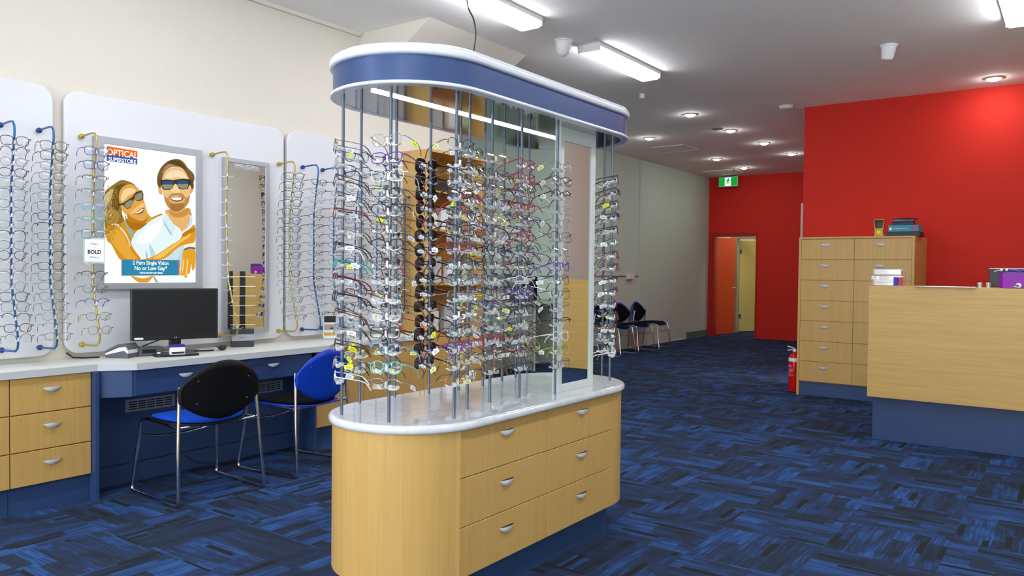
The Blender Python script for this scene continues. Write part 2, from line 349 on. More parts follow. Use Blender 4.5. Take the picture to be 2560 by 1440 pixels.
# wires / rail across the rear-left wall
tag(MB().box((FX0,7.5,1.25),(FX0+.012,12.1,1.262)).box((FX0,12.35,1.25),(FX0+.012,12.72,1.262)).build('cable_conduit',M_GREYPL),'thin dark conduit running along the grey green wall above the waiting chairs','conduit')
tag(MB().box((FX0,12.12,1.2),(FX0+.05,12.33,1.3),0,.006).box((FX0+.05,12.15,1.215),(FX0+.055,12.30,1.285)).build('power_outlet',M_WHT),'white double power outlet on the grey green wall conduit','outlet')

# ================================================================ CEILING FITTINGS
M_TUBE=emat('lit diffuser',"#f6f8ff",TUBE_E); M_DOWN=emat('lit downlight','#fbfaf4',DOWN_E)
def batten(x,y0,y1,label,g='long ceiling batten lights'):
    t=empty('ceiling_light',((x),(y0+y1)/2,CE),label,'ceiling light',g)
    mb=MB().box((x-.115,y0,CE-.035),(x+.115,y1,CE),0,.006); mb.build('housing',M_WHT,t)
    pf=lambda a,b,c:(x+a,c,CE-.035+b)
    P=[(-.105,0)]+[(-.105+.03*(1-math.cos(a)),-.045*math.sin(a)) for a in [i*PI/2/5 for i in range(1,6)]]+[(.075+.03*math.sin(a),-.045*math.cos(a)) for a in [i*PI/2/5 for i in range(5)]]+[(.105,0)]
    MB().prism(P,y0+.015,y1-.015,fn=pf).build('diffuser',M_TUBE,t)
    for yy in (y0,y1-.016): MB().box((x-.11,yy,CE-.07),(x+.11,yy+.016,CE-.034),0,.004).build('end_cap',M_WHT,t)
batten(-3.545,3.9,5.11,'white batten light above the blue canopy at the top edge of the photo')
batten(-3.50,5.92,7.13,'white batten light on the ceiling beyond the blue canopy')
batten(-.40,5.92,7.13,'bright batten light at the top right corner of the photo')
batten(-5.2,17.55,18.4,'batten light in the rear room, hidden above the open doors')
batten(-5.3,16.05,16.9,'batten light in the passage, hidden behind the rear red wall')
for x in (-3.5,-.4):
    for y in (-2.2,-.2,1.85) if x<-3 else (-2.2,-.2,1.85,3.9): batten(x,y,y+1.21,'white batten light on the ceiling over the shop front, out of the photo')
DL=[(-.745,9.2,'downlight on the ceiling above the near red wall at the right'),(-4.0,9.28,'downlight nearest the blue canopy, in the right hand row of the rear ceiling'),(-3.985,10.63,'second downlight from the canopy in the right hand row, beside a round vent'),(-5.21,10.6,'downlight beside the ceiling hatch, just right of the canopy end'),(-3.94,11.92,'third downlight from the canopy in the right hand row'),(-3.92,13.24,'farthest downlight in the right hand row, near the red corner'),(-5.18,13.18,'downlight in the left hand row, between the hatch and the exit sign'),(-5.18,14.55,'farthest downlight in the left hand row, just above the exit sign')]
for x,y,l in DL:
    t=empty('downlight',(x,y,CE),'round '+l,'ceiling light','round recessed downlights')
    MB().lathe((x,y),[(.062,CE-.002),(.062,CE-.012),(.078,CE-.010),(.082,CE)],24).build('trim_ring',M_WHT,t)
    MB().lathe((x,y),[(0,CE-.034),(.022,CE-.032),(.042,CE-.025),(.055,CE-.014),(.06,CE-.003)],24).build('lamp',M_DOWN,t)
def camdome(x,y,lab,kind):
    t=empty('ceiling_sensor',(x,y,CE),lab,'sensor')
    if kind==0:
        MB().lathe((x,y),[(0,CE-.135),(.025,CE-.132),(.05,CE-.115),(.066,CE-.075),(.07,CE-.03),(.073,CE-.0)],24).build('dome',M_WHT,t)
        MB().lathe((x,y),[(.074,CE-.012),(.08,CE-.012),(.08,CE)],24).build('collar',M_WHT,t)
    else:
        tilt=Matrix.Translation((x,y,CE))@Matrix.Rotation(math.radians(14),4,'X')@Matrix.Rotation(math.radians(10),4,'Y')
        MB().lathe((0,0),[(.062,-.0),(.06,-.02),(.05,-.1),(.045,-.118),(.04,-.118),(.038,-.09)],24).xf(tilt).build('shade',M_WHT,t)
        MB().lathe((0,0),[(0,-.1),(.037,-.1),(.038,-.094)],20).xf(tilt).build('lamp',M_DARK,t)
        MB().lathe((x,y),[(0,CE-.02),(.07,CE-.016),(.072,CE)],24).build('base',M_WHT,t)
camdome(-3.63,5.72,'white domed camera on the ceiling between the two left batten lights',0)
camdome(-1.38,7.4,'white angled ceiling fitting with a dark mouth in front of the red wall',1)
tag(MB().lathe((-3.99,7.93),[(0,CE-.05),(.026,CE-.05),(.03,CE-.045),(.03,CE-.005),(.036,CE)],20).build('ceiling_sensor',M_WHT),'small white cylinder sensor on the ceiling beyond the second batten light','sensor')
t=empty('smoke_alarm',(-2.86,9.42,CE),'flat round white smoke alarm beside the corner of the near red wall','smoke alarm')
MB().lathe((-2.86,9.42),[(0,CE-.04),(.06,CE-.038),(.075,CE-.025),(.08,CE)],24).build('cover',M_WHT,t)
tag(MB().lathe((-4.09,10.43),[(0,CE-.012),(.07,CE-.01),(.085,CE)],24).build('round_vent',mat('grey vent disc','#8f8f8c',.7)),'flat grey disc on the ceiling beside the second right hand downlight','vent')
# access hatch
t=empty('ceiling_hatch',(-5.32,11.72,CE),'square flush access hatch in the ceiling with thin pale frame','hatch')
mb=MB(); a=(-5.63,11.42,-5.02,12.03)
for q in (((a[0],a[1]),(a[2],a[1]+.012)),((a[0],a[3]-.012),(a[2],a[3])),((a[0],a[1]),(a[0]+.012,a[3])),((a[2]-.012,a[1]),(a[2],a[3]))): mb.box((*q[0],CE-.006),(*q[1],CE))
mb.build('frame',M_WHT,t); MB().box((a[0]+.02,a[1]+.02,CE-.003),(a[2]-.02,a[3]-.02,CE)).build('panel',M_CEIL,t)
# air grille by the exit sign
t=empty('air_grille',(-5.75,14.95,CE),'pale louvred air grille in the ceiling in front of the exit sign','vent')
mb=MB().box((-6.1,14.65,CE-.012),(-5.4,14.68,CE)).box((-6.1,15.22,CE-.012),(-5.4,15.25,CE)).box((-6.1,14.65,CE-.012),(-6.07,15.25,CE)).box((-5.43,14.65,CE-.012),(-5.4,15.25,CE)); mb.build('frame',M_WHT,t)
mb=MB()
for i in range(7): mb.box((-6.07,14.71+i*.075,CE-.01),(-5.43,14.75+i*.075,CE-.004))
mb.build('louvres',M_CEIL,t)
# exit sign
EY=15.55; t=empty('exit_sign',(-5.86,EY,CE),'lit green and white running man exit sign hanging above the rear door','sign')
MB().box((-6.06,EY,3.085),(-5.66,EY+.03,3.285),0,.006).build('sign_body',M_WHT,t)
MB().box((-6.0,EY-.005,3.285),(-5.72,EY+.035,CE)).build('bracket',M_GREYPL,t)
MB().box((-6.05,EY-.004,3.10),(-5.93,EY,3.27)).box((-5.80,EY-.004,3.10),(-5.675,EY,3.27)).build('green_panel',emat('exit green','#12b83c',.75),t)
MB().box((-5.93,EY-.004,3.10),(-5.80,EY,3.27)).build('white_panel',emat('exit white','#eafff0',1.0),t)
g=emat('exit figure','#0c8a2c',.5)
f3=lambda a,b,c:(-5.865+a,EY-.004-c,3.185+b)
mb=MB(); circ=[(.012+.011*math.cos(k*PI/6),.058+.011*math.sin(k*PI/6)) for k in range(12)]
for P in (circ,[(-.012,.04),(.016,.046),(.02,.03),(.006,-.01),(-.012,-.008)],[(-.012,.04),(-.03,.02),(-.04,.022),(-.04,.014),(-.026,.01),(-.006,.03)],[(.016,.04),(.034,.022),(.05,.026),(.05,.018),(.032,.012),(.012,.028)],[(.006,-.01),(.03,-.02),(.034,-.055),(.026,-.055),(.021,-.028),(-.006,-.016)],[(-.012,-.008),(-.022,-.035),(-.05,-.04),(-.05,-.048),(-.016,-.044),(.0,-.014)]): mb.prism(P,0,.002,fn=f3)
mb.build('running_figure',g,t)

# ================================================================ LEFT WALL PANELS
def wallpanel(y0,y1,z0,z1,lab,r=.085):
    mb=MB(); P=rrect(y0,z0,y1,z1,r); n=len(P); rings=[]
    for off,x in ((-.0,WX+.012),(0,PX_-.004),(-.004,PX_)):
        rings.append([(x,a-(.004 if off else 0)*(1 if a>(y0+y1)/2 else -1),b-(.004 if off else 0)*(1 if b>(z0+z1)/2 else -1)) for a,b in P])
    v=[p for r_ in rings for p in r_]; mb.add(v,[(i*n+k,i*n+(k+1)%n,(i+1)*n+(k+1)%n,(i+1)*n+k) for i in range(2) for k in range(n)]); mb.add(rings[-1],[tuple(range(n))]); mb.add(rings[0],[tuple(range(n))[::-1]])
    mb.box((WX,y0+.1,z0+.1),(WX+.013,y1-.1,z1-.1)); return tag(mb.build('wall_panel',M_WHITE),lab,'wall panel','white rounded display panels on the left wall')
wallpanel(.55,2.158,.812,2.395,'white rounded wall panel at the left edge, behind the two blue rods')
wallpanel(2.222,3.806,.812,2.395,'wide white rounded wall panel behind the lit poster and the narrow mirror')
wallpanel(3.838,5.10,.812,2.395,'white rounded wall panel right of the mirror, partly behind the island display')

# ---- lit poster box
t=empty('light_box',(PX_,2.74,1.21),'lit poster of a smiling couple in sunglasses in a grey frame','light box')
bx=-4.866; a,b,c,e=2.38,3.10,1.20,2.14
mb=MB().box((PX_,a,c),(bx,a+.055,e),0,.003).box((PX_,b-.05,c),(bx,b,e),0,.003).box((PX_,a+.05,c),(bx,b-.05,c+.04),0,.003).box((PX_,a+.05,e-.045),(bx,b-.05,e),0,.003)
mb.build('frame',M_ALU,t)
bk=MB().box((PX_,a+.03,c+.03),(-4.872,b-.03,e-.03)).build('lit_panel',emat('poster white','#fbfbf6',POSTER_E),t)
POSTER=[('8f7232',1,[10,547,35,586,66,613,110,642,154,640,193,625,216,596,206,550,154,546,122,494,116,431,132,388,97,367,59,371,34,345,10,344]),('c9b878',1,[11,535,35,567,60,582,72,552,41,512,16,461]),('6e5322',1,[72,595,116,618,161,610,193,587,141,577,110,530,97,467,72,428,47,463,53,538]),('a9853a',1,[22,425,66,459,97,430,109,393,72,372,28,364]),('c98a1c',1,[252,401,305,420,373,450,379,438,332,406,278,377,238,349]),('cf8f22',1,[16,345,53,359,97,367,128,388,160,408,206,379,252,363,212,329,186,290,176,245,206,195,238,151,186,144,109,143,71,198,47,241,22,265]),('e0a63a',1,[34,315,84,335,122,306,147,257,180,195,212,151,154,147,90,205,47,259]),('8fb09a',1,[132,385,148,395,170,346,193,309,186,277,173,289,147,339]),('e8c9a8',1,[78,363,90,364,132,325,160,276,170,239,163,229,151,269,122,315]),('a96f1c',1,[132,432,154,395,206,379,278,377,252,350,206,335,167,346,144,382]),('dba24e',1,[97,517,103,573,129,607,173,623,212,608,239,579,258,529,272,479,283,441,275,412,245,396,199,401,148,426,116,456]),('f0cf95',1,[110,543,135,588,180,599,206,582,154,546,116,506]),('edbf78',1,[186,460,219,488,252,510,262,491,225,469,199,442,167,440]),('b97a22',1,[148,433,186,410,238,395,275,412,283,441,288,416,265,383,206,379,160,396]),('54432e',0,[88,491,122,500,180,542,206,576,244,592,255,567,253,535,232,520,209,520,194,534,186,505,170,472,148,465,134,474,125,488,91,480]),('8d8e72',1,[134,494,154,514,181,523,183,501,168,477,148,470,136,479]),('8d8e72',1,[198,550,219,567,244,576,248,554,242,536,220,525,204,528]),('8a3f22',1,[194,442,219,450,248,477,257,472,252,452,229,438,209,435]),('fbf7ea',1,[200,444,222,451,248,472,253,466,232,448,212,441]),('d8a33c',1,[282,448,298,429,319,418,298,391,272,383,285,416]),('e3b06e',1,[408,475,572,500,579,447,572,392,528,343,507,336,471,374,422,437]),('c98f4c',1,[429,477,485,461,564,499,573,473,528,437,471,433,436,451]),('dff0f0',1,[408,449,387,445,319,411,252,356,199,309,176,251,199,208,252,164,298,156,359,192,429,234,485,282,521,323,499,362,450,393]),('c4dde2',1,[298,156,359,192,443,241,528,290,528,150,415,148]),('eef8f6',0,[346,43,485,43,615,42,615,-4,359,-2]),('f4fbfa',1,[265,344,332,386,387,409,359,329,298,262,238,247,206,271]),('b4d3dc',1,[292,249,318,217,332,185,305,172]),('a8c6d2',1,[271,210,281,184,285,152,271,165]),('d2e8ec',0,[408,449,387,422,394,383,443,316,482,355,457,393]),('9fc0d0',0,[387,419,395,377,443,310,450,320,404,384]),('c3d9ea',1,[586,467,597,434,590,393,557,358,528,337,561,378,579,420]),('b58534',0,[573,474,590,468,588,447,576,460]),('e6bd86',1,[372,629,380,688,401,736,449,758,513,768,557,746,571,694,580,642,577,581,564,533,528,490,485,469,443,478,411,515,390,566]),('dfa878',1,[354,621,373,616,381,578,370,574,357,589]),('dfa878',1,[604,651,586,642,577,594,590,602,601,623]),('f3d9b2',1,[401,690,428,726,485,745,535,731,550,699,485,699,428,683]),('b98a4c',1,[394,566,415,554,443,583,485,596,528,590,550,565,577,588,566,533,528,490,485,467,443,478,408,515]),('d9ab72',1,[429,556,485,580,539,564,535,537,485,520,436,530]),('a3743a',1,[436,517,485,524,535,527,528,497,485,473,443,484]),('8b4a2c',1,[437,558,478,566,528,570,521,548,485,536,450,541]),('fdfbf4',1,[443,558,481,564,519,565,510,551,481,545,453,548]),('f2cf9c',1,[443,603,457,637,478,652,493,620,506,602,471,591]),('7a5c34',1,[346,653,351,705,380,760,428,801,485,819,528,806,564,767,601,738,612,705,601,670,579,648,573,688,553,726,521,762,471,767,421,748,394,716,380,675,370,629,352,640]),('a68a5c',1,[380,714,408,763,449,787,485,785,457,769,415,747,390,715]),('5c4424',1,[414,790,471,810,521,796,549,752,506,774,457,778]),('6a4f2e',1,[351,685,370,674,373,623,357,621,347,646]),('6a4f2e',1,[577,695,601,691,605,637,586,635]),('3b342c',0,[365,660,373,669,415,677,457,675,485,684,528,693,573,693,585,686,589,663,573,654,564,630,528,620,499,624,483,649,467,654,453,623,428,609,394,606,380,617,373,642]),('2f527c',0,[381,659,415,668,457,667,457,643,380,636]),('8e8f6a',1,[381,638,418,644,455,645,450,626,425,616,397,613,385,623]),('2f527c',0,[483,671,521,681,564,683,566,658,486,648]),('8e8f6a',1,[488,650,524,656,564,659,558,634,528,626,503,631]),('d8982a',1,[238,151,292,159,359,192,443,247,499,282,528,323,572,359,614,388,615,280,565,258,514,243,471,215,415,167,359,147,285,147]),('edbd58',1,[318,159,401,213,485,268,543,311,586,339,572,305,499,256,429,201,373,160]),('c07a1c',1,[521,323,564,352,614,368,614,347,572,325,535,304]),('b7cfd8',0,[485,149,507,189,528,237,565,251,615,253,615,192,528,123,500,89]),('e0a02a',1,[528,210,565,228,615,226,615,104,594,83,587,124,578,63,561,56,556,32,539,32,537,49,518,43,507,63,521,136]),('f0cd84',1,[528,150,537,153,533,103,525,63,520,63,523,109]),('f0cd84',1,[556,150,565,152,562,96,554,49,547,49,552,103]),('f8ead2',1,[533,237,565,254,615,253,615,240,572,242,539,223]),('5a6c74',1,[537,226,572,238,615,235,615,226,572,227,541,215]),('dc9a2c',1,[173,44,251,27,318,45,305,23,278,-1,232,-1,199,17]),('a8b49c',0,[318,39,331,39,356,-2,333,-2]),('b06a72',0,[111,147,503,149,503,47,111,44]),('2f86a8',0,[114,144,492,148,492,48,113,47]),('ea6a18',0,[21,843,214,836,214,799,20,793]),('b83a3a',0,[20,793,214,799,214,794,20,788]),('3e5a9c',0,[20,789,214,796,213,751,20,751]),('ffffff',0,[8,834,19,834,19,765,8,766])]
groups={}
for i,(hx,sm,q) in enumerate(POSTER):
    pts=[(q[k]/1000+2.43,q[k+1]/1000+1.24) for k in range(0,len(q),2)]
    if sm:
        n=len(pts); S=[]
        for k in range(n):
            p0,p1,p2,p3=[Vector(pts[(k+d)%n]) for d in (-1,0,1,2)]
            for s_ in range(4):
                u=s_/4; S.append(tuple(.5*((2*p1)+(p2-p0)*u+(2*p0-5*p1+4*p2-p3)*u*u+(3*p1-p0-3*p2+p3)*u**3)))
        pts=S
    pts=[(min(max(y,2.434),3.049),min(max(z,1.241),2.096)) for y,z in pts]
    groups.setdefault(hx,[]).append((i,pts))
mb=MB(); cols=[]
for hx,L_ in groups.items():
    cols.append(emat('print '+hx,'#'+hx,POSTER_E))
    for i,pts in L_:
        x0=-4.872+.00004*(i+1); mb.prism(pts,x0,x0+.00004,len(cols)-1,fn=lambda a_,b_,c_:(c_,a_,b_))
rh=random.Random(11); base=len(POSTER)
for hx,n_,(ya,yb_,za,zb_) in (('b89a4e',34,(2.445,2.53,1.60,1.84)),('5c431c',30,(2.447,2.56,1.62,1.86)),('d9c98c',22,(2.442,2.49,1.66,1.82)),('8a6a2a',24,(2.44,2.50,1.52,1.66))):
    cols.append(emat('print '+hx,'#'+hx,POSTER_E))
    for i in range(n_):
        y_,z_=rh.uniform(ya,yb_),rh.uniform(za,zb_)
        if y_-2.44>.03+(1.90-z_)*.35+.02: continue
        ln_=rh.uniform(.02,.05); am=rh.uniform(.002,.006); ph=rh.uniform(0,6); w_=rh.uniform(.0008,.0016); t_=rh.uniform(-.5,.2); C_=[(y_+am*math.sin(ph+k*.9)+t_*ln_*k/8,z_-ln_*k/8) for k in range(9)]
        C_=[(max(2.436,a_),b_) for a_,b_ in C_]
        x0=-4.872+.00004*(base+i%10+1); mb.prism([(a_-w_,b_) for a_,b_ in C_]+[(a_+w_,b_) for a_,b_ in C_[::-1]],x0,x0+.00004,len(cols)-1,fn=lambda a_,b_,c_:(c_,a_,b_))
pr=mb.build('printed_picture',cols,bk)
wt=emat('print lettering','#ffffff',POSTER_E); xt=-4.8688
L_=MB()
for body,size,y,z,sx in (('OPTICAL',.056,2.548,2.046,.86),('SUPERSTORE',.035,2.548,2.004,.86),('2 Pairs Single Vision',.036,2.734,1.366,.84),('No or Low Gap*',.036,2.734,1.332,.88),('*Talk in store for more details.',.014,2.735,1.303,.9)):
    tm=text_mesh(body,size,FX((xt,y,z)),.0003,sx=sx,bold=.0006); L_.add(tm.v,tm.f)
L_.build('lettering',wt,bk)

# ---- narrow wall mirror
t=empty('wall_mirror',(PX_,3.47,.87),'tall narrow mirror in a silver frame on the middle white panel','mirror')
a,b,c,e=3.275,3.655,.872,2.118
MB().box((PX_,a,c),(-4.88,a+.03,e)).box((PX_,b-.028,c),(-4.88,b,e)).box((PX_,a+.03,c),(-4.88,b-.028,c+.03)).box((PX_,a+.03,e-.03),(-4.88,b-.028,e)).build('frame',M_ALU,t)
MB().box((PX_,a+.028,c+.028),(-4.888,b-.026,e-.028)).build('mirror_glass',M_MIRROR,t)
lb=MB().box((-4.888,3.355,2.045),(-4.8865,3.575,2.086)).build('header_strip',clear('frosted strip','#d8dadc',.02,.4,diff=.45),t)
m_=MB()
for body,size,z in (('READY. SET. SMILE.',.024,2.074),('Try a new look today',.010,2.06),('in store',.009,2.051)):
    q=text_mesh(body,size,FX((-4.8862,3.465,z)),.0003,sx=.95); m_.add(q.v,q.f)
m_.build('lettering',M_WHT,lb)

# ================================================================ LEFT COUNTER RUN
def drawer_front(parent,y0,y1,z0,z1,x,name='drawer',m=None,hz=None,hw=.1,hh=True,th=.018,nx=1):
    d=MB().box((x-th*nx,y0,z0),(x,y1,z1),0,.0015,1).build(name,m or M_BEECH,parent)
    if hh: handle((x,(y0+y1)/2,hz if hz is not None else z1-.065),(0,1,0),(nx,0,0),hw).build('handle',[M_STEEL,M_DARK],d)
    return d
CFX=-4.57
def cab(y0,y1,cols,lab,rows=((.545,.738),(.343,.539),(.155,.337)),ct=.74):
    t=empty('drawer_cabinet',(-4.75,(y0+y1)/2,0),lab,'cabinet','beech drawer cabinets under the left counter')
    MB().box((WX+.005,y0,.15),(CFX-.019,y1,ct)).build('carcass',M_BEECHD,t)
    MB().box((WX+.02,y0,0),(CFX-.03,y1,.15)).build('plinth',M_NAVY,t)
    w_=(y1-y0)/cols
    for i in range(cols):
        for k,(a_,b_) in enumerate(rows): drawer_front(t,y0+i*w_+.0015,y0+(i+1)*w_-.0015,a_,b_,CFX,hz=b_-.062)
    return t
cab(.95,1.786,2,'beech three drawer cabinet cut off by the left edge of the photo')
cab(1.789,2.209,1,'beech three drawer cabinet beside the left end of the navy desk')
# navy desk
t=empty('knee_desk',(-4.72,3.0,0),'navy laminate knee space desk section under the pale counter','desk')
MB().box((WX+.005,2.211,0),(-4.525,2.232,.738)).build('side_panel',M_NAVY,t)
MB().box((WX+.005,3.79,0),(-4.525,3.808,.738)).build('side_panel',M_NAVY,t)
MB().box((-4.80,2.232,.12),(-4.78,3.79,.738)).build('back_panel',M_NAVY,t)
MB().box((-4.79,2.232,0),(-4.765,3.79,.118)).build('kick_board',M_NAVY,t)
MB().prism([(WX+.3,2.236),(-4.56,2.236),(-4.455,2.385),(-4.455,3.70),(-4.55,3.786),(WX+.3,3.786)],.585,.738).build('drawer_box',M_NAVY,t)
for y0,y1 in ((2.40,3.045),(3.05,3.69)):
    drawer_front(t,y0,y1,.59,.735,-4.448,m=M_NAVY,hz=.69,hw=.1,th=.006)
for y0,y1 in ((2.515,2.845),(3.44,3.70)):
    v_=MB().box((-4.78,y0,.435),(-4.774,y1,.515),0,.002,1).build('vent',M_VENT,t)
    m_=MB(); n=5; w_=(y1-y0-.04)/n
    for i in range(n):
        for k in range(4): m_.box((-4.7741,y0+.02+i*w_+.004,.449+k*.0145),(-4.7735,y0+.02+(i+1)*w_-.004,.456+k*.0145))
    m_.build('slots',M_DARK,v_)
MB().tube([(-4.76,2.9,.1),(-4.75,3.0,.03),(-4.7,3.2,.006),(-4.72,3.5,.006)],.0022,6).build('power_cable',M_BLACK,t)
# cabinets beyond the desk
t2=empty('base_cabinet',(-4.75,4.85,0),'long beech base cabinet right of the navy desk, behind the island','cabinet')
MB().box((WX+.005,3.811,.15),(CFX-.019,5.90,.74)).build('carcass',M_BEECHD,t2); MB().box((WX+.02,3.811,0),(CFX-.03,5.89,.15)).build('plinth',M_NAVY,t2)
for a_,b_ in ((3.812,4.32),(4.323,4.84),(4.843,5.36),(5.363,5.895)): MB().box((CFX-.018,a_,.155),(CFX,b_,.738),0,.0015,1).build('door',M_BEECH,t2)
# worktop
t=empty('worktop',(-4.72,3.0,.74),'pale grey laminate worktop running along the left wall','worktop')
out=[(WX+.003,.9),(-4.555,.9),(-4.555,2.238),(-4.425,2.40),(-4.425,3.84),(-4.555,4.02),(-4.555,5.09),(WX+.003,5.09)]
MB().prism(out,.741,.781).build('slab',M_COUNTER,t)
mb=MB(); q=out[1:7]
for (x0,y0),(x1,y1) in zip(q,q[1:]):
    dx,dy=x1-x0,y1-y0; l=math.hypot(dx,dy); nx,ny=dy/l*.0018,-dx/l*.0018
    mb.prism([(x0,y0),(x0+nx,y0+ny),(x1+nx,y1+ny),(x1,y1)],.7412,.7808)
mb.build('edge_band',M_EDGE,t)

# ================================================================ TALL BEECH SHELF UNIT
t=empty('shelf_unit',(-4.78,5.55,.79),'tall beech open shelf unit against the left wall, seen through the island','shelf unit')
SX=-4.597
MB().box((WX+.004,5.10,.79),(SX,5.122,2.392)).build('side_panel',M_BEECH,t)
MB().box((WX+.004,5.882,.745),(SX,5.904,2.392)).build('side_panel',M_BEECH,t)
MB().box((WX+.004,5.122,2.37),(SX,5.882,2.392)).build('top',M_BEECH,t)
MB().box((WX+.004,5.122,.745),(WX+.014,5.882,2.37)).build('back_panel',M_BEECHD,t)
for z in (.745,1.20,1.68,2.02): MB().box((WX+.014,5.122,z),(SX-.02,5.882,z+.02)).build('shelf',M_BEECHD,t)
sp=[('white','#e8e8e6',5.22,1.70,.13,.16),('white','#dfe2e2',5.40,1.70,.1,.2),('teal','#68b8a8',5.58,1.70,.12,.12),('grey','#b9bcbc',5.25,1.22,.16,.24),('white','#eceae6',5.50,1.22,.12,.18),('pale green','#a9c48c',5.70,1.22,.1,.14),('white','#e2e4e4',5.24,.765,.14,.2),('grey','#a9b0b2',5.46,.765,.16,.24),('orange','#d8603a',5.74,1.70,.03,.24),('black','#202226',5.30,2.04,.2,.1),('white','#e9e6e0',5.62,2.04,.14,.16)]
pl={1.70:'on the upper middle shelf',1.22:'on the lower middle shelf',.765:'on the bottom shelf',2.04:'on the top shelf'}
for i,(cn,hx,y,z,wd,h) in enumerate(sp):
    m_=mat('display card '+hx,hx,.6)
    tag(MB().box((-4.78,y,z+.0),(-4.72,y+wd,z+h),0,.003,1).box((-4.7199,y+.01,z+h*.55),(-4.7190,y+wd-.01,z+h*.85)).build('display_box',[m_]),'%s box %s of the beech shelf unit, %s from left'%(cn,pl[z],ORD[[s[3] for s in sp[:i]].count(z)]),'box','small display boxes in the shelf unit')
# kids of the rear area: pale green desk frame with knee space and wooden legged stool
t=empty('display_desk',(-6.1,8.8,0),'pale green desk with two end panels by the rear left wall, behind the island','desk')
M_PG=mat('pale green laminate','#b3bfae',.5)
MB().box((-6.34,8.39,0.03),(-5.72,8.42,.9)).build('end_panel',M_PG,t); MB().box((-6.34,9.3,.03),(-5.72,9.33,.9)).build('end_panel',M_PG,t)
MB().box((-6.34,8.36,.9),(-5.70,9.36,.93)).build('desk_top',M_PG,t); MB().box((-6.3,8.42,.3),(-6.27,9.3,.9)).build('back_panel',M_PG,t)
tag(MB().box((-6.2,8.62,.93),(-6.16,9.1,1.27),0,.006).box((-6.19,8.83,.93),(-6.17,8.89,1.0)).box((-6.26,8.76,.93),(-6.08,8.96,.945)).build('computer_monitor',M_SCREEN),'dark monitor on the pale green desk behind the island','monitor')
tag(MB().box((-6.1,8.44,.93),(-5.85,8.56,1.12),0,.004).build('printer',M_GREYPL),'grey box printer on the pale green desk behind the island','printer')
t=empty('stool',(-5.9,7.75,0),'stool with a red upright and slanted wooden legs beside the pale green desk','stool')
MB().tube([(-5.98,7.62,.45),(-6.0,7.58,0)],.014,8).build('leg',mat('red painted metal','#d2402a',.4),t)
for p in ((-5.82,7.95),(-6.05,7.92),(-5.8,7.6)): MB().tube([(-5.92+(p[0]+5.92)*.4,7.76+(p[1]-7.76)*.4,.45),(p[0],p[1],0)],[.02,.013],8).build('leg',mat('orange wood','#b5713a',.5),t)
MB().lathe((-5.92,7.76),[(0,.45),(.15,.45),(.165,.465),(.165,.48),(.15,.49),(0,.49)],20).build('seat',mat('stool seat','#4e5356',.6),t)
# ================================================================ ISLAND DISPLAY
XC,RI,IY0,IY1=-2.2175,.3425,2.030,3.838
isl=empty('island_display',(XC,2.93,0),'curved beech island with white top, rods of spectacles and a blue canopy','display island')
Rb=.3125; by0,by1=2.041,3.833; FXI=-1.905
MB().stadium(XC,by0+.07,by1-.07,Rb-.07,[(0,0),(0,.155)]).build('kick_board',M_NAVY,isl)
# body: curved ends + recessed core behind the drawers
mb=MB()
ya,yb=2.302,3.502
e0=[(XC+Rb,ya)]+[(XC+Rb*math.cos(a),by0+Rb+Rb*math.sin(a)) for a in [-PI*k/28 for k in range(29)]]+[(XC-Rb,ya)]
e0=[(XC+Rb,ya)]+[(XC+Rb*math.cos(a),min(ya,by0+Rb+Rb*math.sin(a))) for a in [-PI*k/28 for k in range(29)] if by0+Rb+Rb*math.sin(a)<ya-.002]+[(XC-Rb,ya)]
mb.prism(e0,.155,.735)
e1=[(XC-Rb,yb)]+[(XC+Rb*math.cos(a),by1-Rb+Rb*math.sin(a)) for a in [PI-PI*k/28 for k in range(29)]]+[(XC+Rb,yb)]
mb.prism(e1,.155,.735)
mb.box((XC-Rb,ya,.155),(FXI-.02,yb,.735))
mb.build('body',M_BEECH,isl)
for a_,b_ in ((2.3025,2.9025),(2.905,3.5015)):
    for z0,z1,hz in ((.545,.733,.688),(.353,.542,.482),(.155,.350,.288)): drawer_front(isl,a_,b_,z0,z1,FXI+.0,hz=hz,hw=.098)
# marble top with bull-nose edge
prof=[(-.03,.733),(-.008,.733),(-.002,.736),(0,.742),(0,.752),(-.003,.759),(-.009,.764),(-.018,.765)]
MB().stadium(XC,IY0,IY1,RI,prof,seg=28).build('marble_top',M_MARBLE,isl)
# canopy
CZ0=2.027
MB().stadium(XC,IY0,IY1,RI,[(-.043,CZ0+.0006),(-.043,CZ0+.012)],seg=28).build('soffit',M_SOFF,isl)
rim=[(-.0435,CZ0),(-.02,CZ0),(-.006,CZ0),(-.004,CZ0),(0,CZ0+.003),(0,CZ0+.010),(-.004,CZ0+.014),(-.02,CZ0+.014)]
MB().stadium(XC,IY0,IY1,RI,rim,seg=28,capb=False,capt=False).build('lower_rim',M_GLW,isl)
MB().stadium(XC,IY0,IY1,RI,[(-.012,CZ0+.014),(-.012,CZ0+.118)],seg=28,capb=False,capt=False).build('blue_band',M_BAND,isl)
slab=[(-.03,CZ0+.110),(-.004,CZ0+.110),(.002,CZ0+.113),(.0045,CZ0+.120)]+[(.0045-.022*(1-math.cos(a)),CZ0+.128+.025*math.sin(a)) for a in [PI/2*k/6 for k in range(7)]]
MB().stadium(XC,IY0,IY1,RI,slab,seg=28).build('top_slab',M_GLW,isl)
strip=MB().box((-2.209,2.115,CZ0-.006),(-2.191,3.45,CZ0+.001)).build('light_strip',emat('lit strip','#fbfdff',STRIP_E),isl)
